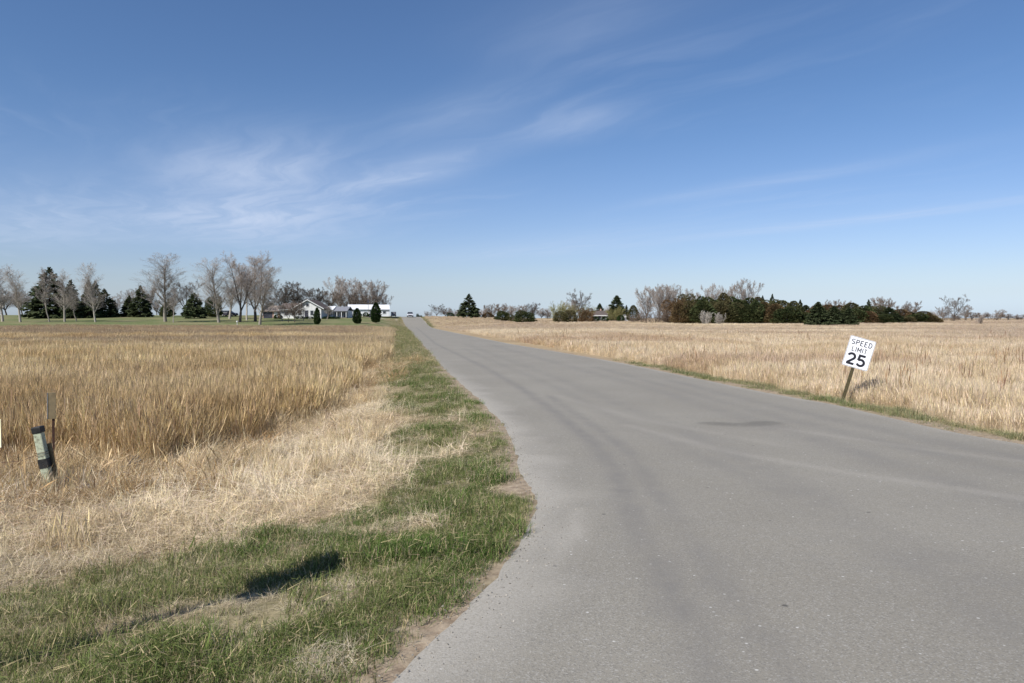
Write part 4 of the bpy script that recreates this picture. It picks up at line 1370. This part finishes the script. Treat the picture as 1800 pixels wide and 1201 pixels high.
# ------------------------------------------------------------------ marker post, small plates, casters of the near shadow
def make_marker_post():
    Y = 10.4
    x = P(85, Y)
    z = gz(x, Y)
    t = thing('marker_post', 'leaning wooden post in peeling pale green paint with black bands', 'post', (x, Y, z - .03))
    t.rotation_mode = 'ZYX'
    t.rotation_euler = Euler((math.radians(2), math.radians(-9), math.radians(8)), 'ZYX')
    w = .055
    MB().box(-w, -w, -.2, w, w, .98).build('post', M['post_green'], t, bevel=.012)
    MB().box(-w - .010, -w - .010, .92, w + .010, w + .010, 1.01).build('cap', M['black'], t, bevel=.01)
    MB().box(-w - .005, -w - .005, .42, w + .005, w + .005, .55).build('band', M['black'], t)
    m = MB()
    m.tube([(-w - .01, -w - .01, 0.600), (w + .01, -w - .01, 0.615), (w + .01, w + .01, 0.610), (-w - .01, w + .01, 0.600), (-w - .01, -w - .01, 0.600)], [.0035] * 5, 6)
    m.tube([(-w - .01, -w - .01, 0.645), (w + .01, -w - .01, 0.640), (w + .01, w + .01, 0.650), (-w - .01, w + .01, 0.650), (-w - .01, -w - .01, 0.645)], [.0035] * 5, 6)
    m.tube([(-w - .01, -w - .01, 0.620), (-w - .25, -w + .05, 0.570), (-w - .52, -w + .1, 0.590)], [.0035] * 3, 6)
    m.build('wire_wrap', M['dark_wood'], t)
    MB().box(w - .02, w + .001, .0, w + .03, w + .06, .74).build('backing_board', M['post_wood'], t)

    Y = 11.8
    x = P(89, Y)
    z = gz(x, Y)
    t = thing('stake_sign', 'rusty stake with a dull olive plate turned away behind the green post', 'sign', (x, Y, z - .05))
    t.rotation_mode = 'ZYX'
    t.rotation_euler = Euler((0, math.radians(1), math.radians(28)), 'ZYX')
    MB().box(-.018, -.018, -.2, .018, .018, 1.15).build('stake', M['dark_wood'], t)
    pl = MB().box(-.075, -.030, .95, .035, -.019, 1.37).build('plate', M['plate_back'], t, bevel=.003)
    MB().box(-.085, -.034, .95, -.0755, -.015, 1.37).build('edge_strip', M['galv'], t)

    # cream plate at the left picture edge
    Y = 9.6
    x = P(-18, Y)
    z = gz(x, Y)
    t = thing('cream_sign', 'small cream plate on a stake cut off by the left picture edge', 'sign', (x, Y, z - .05))
    t.rotation_euler = (0, 0, math.radians(-12))
    MB().box(-.02, -.02, -.2, .02, .02, 1.15).build('stake', M['dark_wood'], t)
    pl = MB().box(-.17, -.031, .82, .17, -.021, 1.19).build('plate', M['cream'], t, bevel=.003)
    m = MB()
    for zz, w in ((1.135, .13), (1.10, .12), (.99, .13)):
        m.box(-w, -.0325, zz, w, -.0315, zz + .012)
    m.build('printed_line', M['ink'], pl)

    # road sign just outside the frame at the left: it casts the shadow on the grass
    x, y = -3.50, 3.70
    z = gz(x, y)
    t = thing('street_sign', 'roadside sign on a post outside the left picture edge, seen by its shadow', 'road sign', (x, y, z - .05))
    t.rotation_euler = (0, 0, math.radians(108))
    MB().box(-.04, -.04, -.3, .04, .04, 3.06).build('post', M['post_wood'], t)
    MB().prism(rounded(-.26, 2.18, .26, 3.02, .03), -.047, -.041).build('sign_plate', M['galv'], t)


make_marker_post()


def make_bits():
    # dead branches and stones lying by the green post
    rr = random.Random(8)
    for (px, Y, ln, a, rad, lab) in ((190, 11.6, .9, 35, .035, 'broken grey branch lying in straw right of the green post'),
                                     (165, 10.8, .75, 25, .028, 'thinner dead branch lying nearest the green post'),
                                     (222, 12.0, .45, 70, .04, 'short upright grey stub at the foot of the tall grass')):
        x = P(px, Y)
        z = gz(x, Y)
        m = MB()
        ca, sa = math.cos(math.radians(a)), math.sin(math.radians(a))
        pts = [(-ln / 2 * ca, -ln / 2 * sa, .02), (-ln * .1 * ca, -ln * .1 * sa + .03, .10), (ln * .25 * ca, ln * .25 * sa - .02, .13), (ln / 2 * ca, ln / 2 * sa, .22)]
        m.tube(pts, [rad, rad * .9, rad * .7, rad * .35], 7)
        m.tube([pts[1], (pts[1][0] + .1, pts[1][1] + .1, .26)], [rad * .5, rad * .2], 6)
        o = m.build('fallen_branch', M['grey_wood'], None, (x, Y, z))
        tag(o, lab, 'branch', 'dead wood lying in the straw')
    for (px, Y, s, lab) in ((118, 10.9, .16, 'flat dark stone lying in straw right of the green post'), (152, 10.1, .2, 'dark earthy stone in the straw nearer the camera than the branches')):
        x = P(px, Y)
        z = gz(x, Y)
        rng = np.random.default_rng(int(px))
        v, f = [], []
        for i in range(6):
            for k in range(10):
                th, ph = math.pi * (i + .5) / 6, 2 * math.pi * k / 10
                q = s * (1 + rng.normal(0, .1))
                v.append((q * math.sin(th) * math.cos(ph), q * .7 * math.sin(th) * math.sin(ph), q * .45 * math.cos(th)))
        for i in range(5):
            for k in range(10):
                f.append((i * 10 + k, (i + 1) * 10 + k, (i + 1) * 10 + (k + 1) % 10, i * 10 + (k + 1) % 10))
        f += [tuple(range(9, -1, -1))]
        me = bpy.data.meshes.new('stone')
        me.from_pydata(v, [], f)
        me.materials.append(M['stone'])
        tag(link('stone', me, None, (x, Y, z + .09)), lab, 'stone', 'stones in the straw')
    # white yardage box where lawn and field meet
    Y = 141
    x = P(417, Y)
    z = gz(x, Y)
    t = thing('lawn_marker', 'tiny bright white marker where the lawn meets the brown field', 'marker', (x, Y, z))
    MB().tube([(0, 0, 0), (0, 0, .75)], [.05, .05]).build('stake', M['white'], t)
    MB().tube([(0, 0, .75), (0, 0, .8), (0, 0, 1.0), (0, 0, 1.05)], [.1, .18, .18, .1], 12).build('cap', M['white'], t)


make_bits()

# ------------------------------------------------------------------ grasses
def blades(rng, n, foot, h_lo, h_hi, width, segs, lean, curl, flat=0.0, seed_head=0.0, mats=(0,), mat_p=None, dark_base=True):
    """a clump of n bent blades -> verts, triangles, tone, material index"""
    V, T, TO, MI = [], [], [], []
    nv = 0
    for _ in range(n):
        a = rng.random() * 2 * math.pi
        r = foot * math.sqrt(rng.random())
        p = np.array([math.cos(a) * r, math.sin(a) * r, -.02])
        h = rng.uniform(h_lo, h_hi)
        az = rng.random() * 2 * math.pi
        el = math.pi / 2 - abs(rng.normal(0, lean))
        if flat and rng.random() < flat:
            el = rng.uniform(-.02, .3)
            p[2] = rng.uniform(0, .1)
        d = np.array([math.cos(az) * math.cos(el), math.sin(az) * math.cos(el), math.sin(el)])
        bend = np.array([math.cos(az), math.sin(az), -.55]) * rng.uniform(0, curl)
        side = np.array([-math.sin(az + rng.normal(0, .6)), math.cos(az), 0])
        side /= np.linalg.norm(side)
        tone = rng.uniform(.5, 1.32) * np.array([1, rng.uniform(.93, 1.03), rng.uniform(.82, 1.1)])
        wd = width * rng.uniform(.6, 1.4)
        rows = []
        for s in range(segs + 1):
            t = s / segs
            w = wd * (1 - t * .85)
            if seed_head and t > .65 and s < segs and rng.random() < seed_head:
                w = wd * 2.6
            rows.append((p - side * w / 2, p + side * w / 2))
            d = d + bend / segs
            d = d / np.linalg.norm(d)
            p = p + d * h / segs
        for s, (l, rr) in enumerate(rows):
            V += [l, rr]
            TO += [tone, tone]
        mi = rng.choice(len(mats), p=mat_p)
        for s in range(segs):
            k = nv + 2 * s
            T += [(k, k + 1, k + 3), (k, k + 3, k + 2)]
            MI += [mi, mi]
        nv += 2 * (segs + 1)
    return np.array(V), np.array(T), np.array(TO), np.array(MI)


def clump_set(name, count, mats, **kw):
    col = bpy.data.collections.new(name)
    for i in range(count):
        rng = np.random.default_rng(hash(name) % 1000 + i if False else sum(map(ord, name)) + i)
        v, t, to, mi = blades(rng, mats=mats, **kw)
        me = fast_mesh(name, v, t, mats=[M[m] for m in mats], midx=mi, attrs={'tone': ('FLOAT_COLOR', np.concatenate([to, np.ones((len(to), 1))], 1))})
        col.objects.link(bpy.data.objects.new(name, me))
    return col


def scatter(name, label, col, count, pts, scale, tint, rng, tilt=.08):
    """one 'stuff' object: clumps stood on points"""
    n = len(pts)
    rot = np.stack([rng.normal(0, tilt, n), rng.normal(0, tilt, n), rng.random(n) * 2 * math.pi], 1)
    scl = scale if scale.ndim == 2 else np.stack([scale] * 3, 1)
    me = fast_mesh(name, pts, np.zeros((0, 3), int), attrs={
        'rot': ('FLOAT_VECTOR', rot), 'scl': ('FLOAT_VECTOR', scl), 'pick': ('INT', rng.integers(0, count, n)),
        'tint': ('FLOAT_COLOR', np.concatenate([np.clip(tint, 0, 1), np.ones((n, 1))], 1))})
    o = link(name, me)
    tag(o, label, None, None, 'stuff')
    ng = bpy.data.node_groups.new(name + '_scatter', 'GeometryNodeTree')
    ng.interface.new_socket('Geometry', in_out='INPUT', socket_type='NodeSocketGeometry')
    ng.interface.new_socket('Geometry', in_out='OUTPUT', socket_type='NodeSocketGeometry')
    N = NT(ng)
    gi, go = N.node('NodeGroupInput'), N.node('NodeGroupOutput')
    ci = N.node('GeometryNodeCollectionInfo', transform_space='ORIGINAL')
    ci.inputs['Collection'].default_value = col
    ci.inputs['Separate Children'].default_value = True
    ci.inputs['Reset Children'].default_value = True
    iop = N.node('GeometryNodeInstanceOnPoints')

    def attr(nm, typ):
        a = N.node('GeometryNodeInputNamedAttribute', data_type=typ)
        a.inputs['Name'].default_value = nm
        return a.outputs['Attribute']
    e = N.node('FunctionNodeEulerToRotation')
    N.l.new(attr('rot', 'FLOAT_VECTOR'), e.inputs[0])
    N.l.new(gi.outputs[0], iop.inputs['Points'])
    N.l.new(ci.outputs[0], iop.inputs['Instance'])
    iop.inputs['Pick Instance'].default_value = True
    N.l.new(attr('pick', 'INT'), iop.inputs['Instance Index'])
    N.l.new(e.outputs[0], iop.inputs['Rotation'])
    N.l.new(attr('scl', 'FLOAT_VECTOR'), iop.inputs['Scale'])
    N.l.new(iop.outputs[0], go.inputs[0])
    o.modifiers.new('scatter', 'NODES').node_group = ng
    return o


tall_set = clump_set('tall_grass_clump', 6, ('tall_blade',), n=44, foot=.26, h_lo=.5, h_hi=1.08, width=.0085, segs=4, lean=.16, curl=.5, seed_head=.35)
wide_set = clump_set('wide_grass_clump', 6, ('tall_blade',), n=150, foot=.85, h_lo=.5, h_hi=1.0, width=.011, segs=3, lean=.16, curl=.45, seed_head=.4)
straw_set = clump_set('straw_clump', 6, ('straw_blade',), n=46, foot=.26, h_lo=.16, h_hi=.5, width=.0068, segs=3, lean=.75, curl=.9, flat=.85)
tangle_set = clump_set('tangle_clump', 6, ('tall_blade',), n=46, foot=.3, h_lo=.35, h_hi=.85, width=.009, segs=4, lean=.6, curl=1.8, flat=.25, seed_head=.15)
green_set = clump_set('green_clump', 6, ('green_blade', 'dead_blade'), n=54, foot=.14, h_lo=.05, h_hi=.13, width=.0055, segs=3, lean=.45, curl=.8, flat=.1, mat_p=(.72, .28))

weed_set = clump_set('weed_clump', 5, ('tall_blade',), n=7, foot=.10, h_lo=.6, h_hi=1.15, width=.010, segs=4, lean=.14, curl=.25, seed_head=.75)
pebble_set = bpy.data.collections.new('pebble')
for i_ in range(4):
    rg = np.random.default_rng(60 + i_)
    v_ = np.array([[1, 0, 0], [-1, 0, 0], [0, 1, 0], [0, -1, 0], [0, 0, .7], [0, 0, -.4], [.7, .6, .3], [-.6, .7, .25], [.6, -.7, .3], [-.7, -.6, .3]], float)
    v_ = v_ * rg.uniform(.75, 1.2, v_.shape) * .009
    bm_ = bmesh.new()
    for p_ in v_:
        bm_.verts.new(p_)
    bmesh.ops.convex_hull(bm_, input=bm_.verts)
    me_ = bpy.data.meshes.new('pebble')
    bm_.to_mesh(me_)
    bm_.free()
    me_.materials.append(M['pebble'])
    pebble_set.objects.link(bpy.data.objects.new('pebble', me_))


def sector(rng, n, y0, y1, side_lo, side_hi, power=2.0):
    """n random points over the ground seen ahead; power 1 spreads them evenly, more gathers them near"""
    u = rng.random(n)
    if power == 1.0:
        y = np.sqrt(u * (y1 ** 2 - y0 ** 2) + y0 ** 2)
    else:
        y = y0 * (y1 / y0) ** u
    m = side_lo + (side_hi - side_lo) * rng.random(n)
    return m * y, y


def tall_left_inside(x, y):
    gap = np.interp(y, [12, 13.5, 18, 23, 40, 80, 140, 230], [6.3, 5.7, 4.5, 3.7, 3.2, 3.0, 2.6, 2.5])
    dl = edge_left(y) - x
    jit = (vnoise(x, y, 2.4, 71) - .5) * 3.0
    front = y - 12.6 + jit + .06 * np.minimum(0, x + 6)
    end = 141 + (vnoise(x, y * 0, 9, 8) - .5) * 6
    return np.minimum(np.minimum(dl - gap + jit * .5, front), end - y)


def lerp3(a, b, t):
    return np.asarray(a)[None, :] * (1 - t[:, None]) + np.asarray(b)[None, :] * t[:, None]


def field_tint(x, y, left):
    n1, n2, n3 = vnoise(x, y, 2.2, 81), vnoise(x, y, 11, 82), vnoise(x * .3, y, 16, 83)
    if left:
        c = lerp3((.60, .455, .25), (.74, .605, .375), sstep(.3, .7, n1))
        c = c * (1 - .30 * sstep(.48, .72, n2)[:, None]) + np.array([.40, .26, .145])[None] * .30 * sstep(.48, .72, n2)[:, None]
        far = sstep(38, 75, y) * sstep(.36, .55, n3 + .16 * sstep(5, -50, x))
        c = c * (1 - .75 * far[:, None]) + np.array([.37, .285, .205])[None] * .75 * far[:, None]
        near_road = sstep(9, 3, edge_left(y) - x) * sstep(20, 40, y)
        c = c * (1 - .5 * near_road[:, None]) + np.array([.66, .54, .34])[None] * .5 * near_road[:, None]
    else:
        c = lerp3((.68, .545, .365), (.78, .66, .485), sstep(.3, .7, n1))
        k = .5 * sstep(.50, .72, n2)
        c = c * (1 - k[:, None]) + np.array([.46, .31, .21])[None] * k[:, None]
        k = .55 * sstep(70, 100, y) * sstep(.45, .6, n3)
        c = c * (1 - k[:, None]) + np.array([.80, .70, .53])[None] * k[:, None]
        k = .6 * sstep(60, 110, y) * sstep(.42, .58, 1 - n3)
        c = c * (1 - k[:, None]) + np.array([.47, .385, .31])[None] * k[:, None]
        k = .5 * sstep(.42, .75, x / np.maximum(y, 1)) * sstep(30, 80, y)
        c = c * (1 - k[:, None]) + np.array([.44, .35, .29])[None] * k[:, None]
    return c


def make_grasses():
    rng = np.random.default_rng(77)

    def on_ground(x, y):
        return np.stack([x, y, ground_z(x, y) - .01], 1)
    # --- tall dry grass, left field
    x, y = sector(rng, 30000, 11, 46, -1.05, .05, 1.6)
    d = tall_left_inside(x, y)
    k = (d > 0) & (rng.random(len(x)) < .35 + .65 * sstep(0, .8, d))
    x, y, d = x[k], y[k], d[k]
    s = (.76 + .38 * vnoise(x, y, 2.5, 91)) * (.74 + .26 * sstep(0, 1.0, d)) * rng.uniform(.85, 1.12, len(x))
    scatter('dry_field_grass', 'tall golden brown dry grass of the left field', tall_set, 6, on_ground(x, y), s * 1.05, field_tint(x, y, True) * rng.uniform(.8, 1.12, (len(x), 1)), rng)
    x, y = sector(rng, 26000, 40, 146, -1.0, .0, 1.6)
    d = tall_left_inside(x, y)
    k = (d > 0)
    x, y, d = x[k], y[k], d[k]
    s = (.62 + .3 * vnoise(x, y, 5, 92)) * rng.uniform(.85, 1.15, len(x)) * np.interp(y, [40, 120, 146], [1, .8, .55])
    scatter('far_field_grass', 'brown dry grass covering the far part of the left field', wide_set, 6, on_ground(x, y), s, field_tint(x, y, True) * rng.uniform(.82, 1.12, (len(x), 1)), rng)
    # --- prairie grass right of the road
    x, y = sector(rng, 60000, 6, 52, -.05, 1.25, 1.6)
    dr = x - edge_right(y)
    jit = (vnoise(x, y, 1.2, 93) - .5) * .8
    k = dr > 1.0 + jit
    x, y, dr = x[k], y[k], dr[k]
    s = (.52 + .34 * vnoise(x, y, 2.2, 94)) * (.5 + .5 * sstep(.4, 2.4, dr)) * rng.uniform(.85, 1.15, len(x))
    scatter('prairie_grass', 'pale straw prairie grass of the right field', tall_set, 6, on_ground(x, y), s, field_tint(x, y, False) * rng.uniform(.82, 1.12, (len(x), 1)), rng)
    x, y = sector(rng, 42000, 46, 260, -.16, 1.0, 1.6)
    dr = x - edge_right(y)
    k = dr > 2.0
    x, y, dr = x[k], y[k], dr[k]
    s = (.58 + .3 * vnoise(x, y, 6, 95)) * rng.uniform(.85, 1.15, len(x)) * np.interp(y, [46, 90, 200, 260], [.95, .75, .6, .5])
    scatter('far_prairie_grass', 'pale prairie grass covering the far part of the right field', wide_set, 6, on_ground(x, y), s, field_tint(x, y, False) * rng.uniform(.85, 1.1, (len(x), 1)), rng)
    # --- dead brown weed stalks standing in both fields
    x, y = sector(rng, 9000, 9, 90, -1.0, 1.15, 1.6)
    k = ((tall_left_inside(x, y) > .3) | (x - edge_right(y) > 1.8)) & (vnoise(x, y, 4, 111) > .52) & (rng.random(len(x)) < .55)
    x, y = x[k], y[k]
    scatter('weed_stalks', 'dead brown weed stalks standing among the dry grass', weed_set, 5, on_ground(x, y), rng.uniform(.6, 1.05, len(x)), lerp3((.26, .16, .09), (.40, .27, .17), rng.random(len(x))), rng)
    # --- matted straw
    x, y = sector(rng, 26000, 2.6, 60, -1.05, .12, 1.6)
    dl = edge_left(y) - x
    g, lw, dt = cover_weights(x, y)
    t_in = tall_left_inside(x, y)
    brown = (x < -4.6) & (y > 9.2)
    thin = (.5 + .5 * sstep(.3, .6, vnoise(x, y, .55, 102))) * np.where(brown, .55, 1)
    k = (dl > .3) & (t_in < .8) & (rng.random(len(x)) > g * np.interp(y, [6, 8], [.2, .74])) & (rng.random(len(x)) < thin * np.interp(y, [3, 6.5, 9], [.75, .85, 1]))
    k &= np.hypot(x + 6.42, y - 10.1) > .42
    x, y, g = x[k], y[k], g[k]
    n1, n2 = vnoise(x, y, .9, 96), vnoise(x, y, 2.7, 97)
    tint = lerp3((.71, .595, .415), (.82, .72, .54), sstep(.3, .7, n1))
    q = .6 * sstep(.58, .78, n2)
    tint = tint * (1 - q[:, None]) + np.array([.42, .29, .17])[None] * q[:, None]
    q = np.maximum(.4 * g, .55 * sstep(8.2, 6.6, y + .2 * x + .8))
    tint = tint * (1 - q[:, None]) + np.array([.50, .445, .325])[None] * q[:, None]
    s = rng.uniform(.7, 1.2, len(x)) * (1 - .5 * g) * np.interp(y, [2.5, 5, 6.5, 9], [.36, .42, .62, 1])
    scatter('matted_straw', 'pale matted dead grass lying flat in the ditch', straw_set, 6, on_ground(x, y), s, tint * rng.uniform(.8, 1.12, (len(x), 1)), rng, .2)
    # brown tangle at the foot of the tall grass and round the green post
    x, y = sector(rng, 9000, 8.6, 40, -1.0, .05, 1.6)
    t_in = tall_left_inside(x, y)
    zone = ((t_in > -.5) & (t_in < .8)) | ((x < -4.4 + (vnoise(x, y, 1.1, 104) - .5) * 2) & (y > 9.3 + (vnoise(x, y, .9, 105) - .5) * 1.6) & (t_in < 1))
    zone &= np.hypot(x + 6.42, y - 10.05) > .5
    k = zone & (rng.random(len(x)) < .35 + .65 * sstep(.4, .6, vnoise(x, y, .9, 103)))
    x, y = x[k], y[k]
    n1 = vnoise(x, y, 1.0, 106)
    scatter('tangled_grass', 'brown tangled broken grass at the foot of the tall field', tangle_set, 6, on_ground(x, y), rng.uniform(.45, .85, len(x)), lerp3((.40, .27, .14), (.62, .49, .30), sstep(.3, .7, n1)) * rng.uniform(.75, 1.15, (len(x), 1)), rng, .3)
    # tufts that still stand in the straw
    x, y = sector(rng, 5000, 5.5, 30, -1.0, .1, 1.6)
    dl = edge_left(y) - x
    t_in = tall_left_inside(x, y)
    k = (dl > 2.2) & (t_in < .3) & (vnoise(x, y, 1.5, 98) > .56) & (y > 7.2)
    x, y = x[k], y[k]
    scatter('standing_straw', 'thin upright straw tufts in the matted ditch', tall_set, 6, on_ground(x, y), rng.uniform(.22, .5, len(x)), lerp3((.6, .48, .30), (.7, .59, .40), rng.random(len(x))), rng, .35)
    # --- green verge
    xa, ya = sector(rng, 34000, 2.5, 16, -1.05, .12, 1.6)
    yb = 14 * (230 / 14) ** rng.random(15000)
    xb = edge_left(yb) - rng.random(15000) * 4.2
    yc = 7 * (228 / 7) ** rng.random(14000)
    xc = edge_right(yc) + .08 + rng.random(14000) * 1.7
    x, y = np.concatenate([xa, xb, xc]), np.concatenate([ya, yb, yc])
    g, lw, dt = cover_weights(x, y)
    dl, dr = edge_left(y) - x, x - edge_right(y)
    far = np.concatenate([np.zeros(len(xa)), np.ones(len(xb)), np.ones(len(xc))]) > 0
    bare = vnoise(x, y, .8, 99)
    patch = sstep(.70, .60, vnoise(x, y, .55, 107)) * .85 + .15
    patch = patch * np.where(y < 9, np.interp(dl + (vnoise(x, y, .9, 121) - .5) * 1.6, [1.2, 2.0, 3.4], [1, .55, .26]), 1.0) * np.interp(y, [14, 40], [1, .6])
    k = (rng.random(len(x)) < patch) & ((dl > .06) | ((dr > .1) & (dr < 1.7))) & (rng.random(len(x)) < g * (.25 + .9 * sstep(.34, .52, bare)) * (1 - .85 * dt))
    x, y, dr, far = x[k], y[k], dr[k], far[k]
    n1 = vnoise(x, y, 1.4, 100)
    tint = lerp3((.112, .188, .048), (.188, .232, .082), sstep(.3, .7, n1))
    q = sstep(.1, .5, dr)[:, None] * .6
    tint = tint * (1 - q) + np.array([.33, .33, .21])[None] * q
    q = (sstep(1.6, 4.0, dl[k]) * sstep(10, 7, y))[:, None] * .55
    tint = tint * (1 - q) + np.array([.27, .265, .13])[None] * q
    q = (sstep(14, 45, y) * (dr < 0))[:, None] * .40
    tint = tint * (1 - q) + np.array([.40, .36, .22])[None] * q
    s = rng.uniform(.75, 1.3, len(x)) * np.where(far, np.interp(y, [14, 40, 110], [1.15, 1.6, 2.4]), 1) * (.8 + .6 * sstep(.5, .8, vnoise(x, y, .6, 101)))
    scatter('verge_grass', 'fresh green grass with dead blades along the road edge', green_set, 6, on_ground(x, y), s, tint * rng.uniform(.75, 1.15, (len(x), 1)), rng, .15)

    # --- loose gravel along the crumbling road edge
    ys_ = rng.uniform(2.2, 15, 1300)
    xs_ = edge_left(ys_) + rng.normal(.06, .16, 1300) + .2 * rng.random(1300) * (ys_ < 8)
    yr_ = rng.uniform(10, 16, 700)
    xs_, ys_ = np.concatenate([xs_, edge_right(yr_) + rng.normal(-.05, .2, 700)]), np.concatenate([ys_, yr_])
    zs_ = np.maximum(ground_z(xs_, ys_), z_road(ys_) + .014)
    scatter('loose_gravel', 'loose gravel along the crumbling edge of the road', pebble_set, 4, np.stack([xs_, ys_, zs_], 1), rng.uniform(.3, 1.0, len(xs_)) ** 1.7,
            lerp3((.17, .155, .135), (.36, .33, .29), rng.random(len(xs_))), rng, 1.2)


make_grasses()
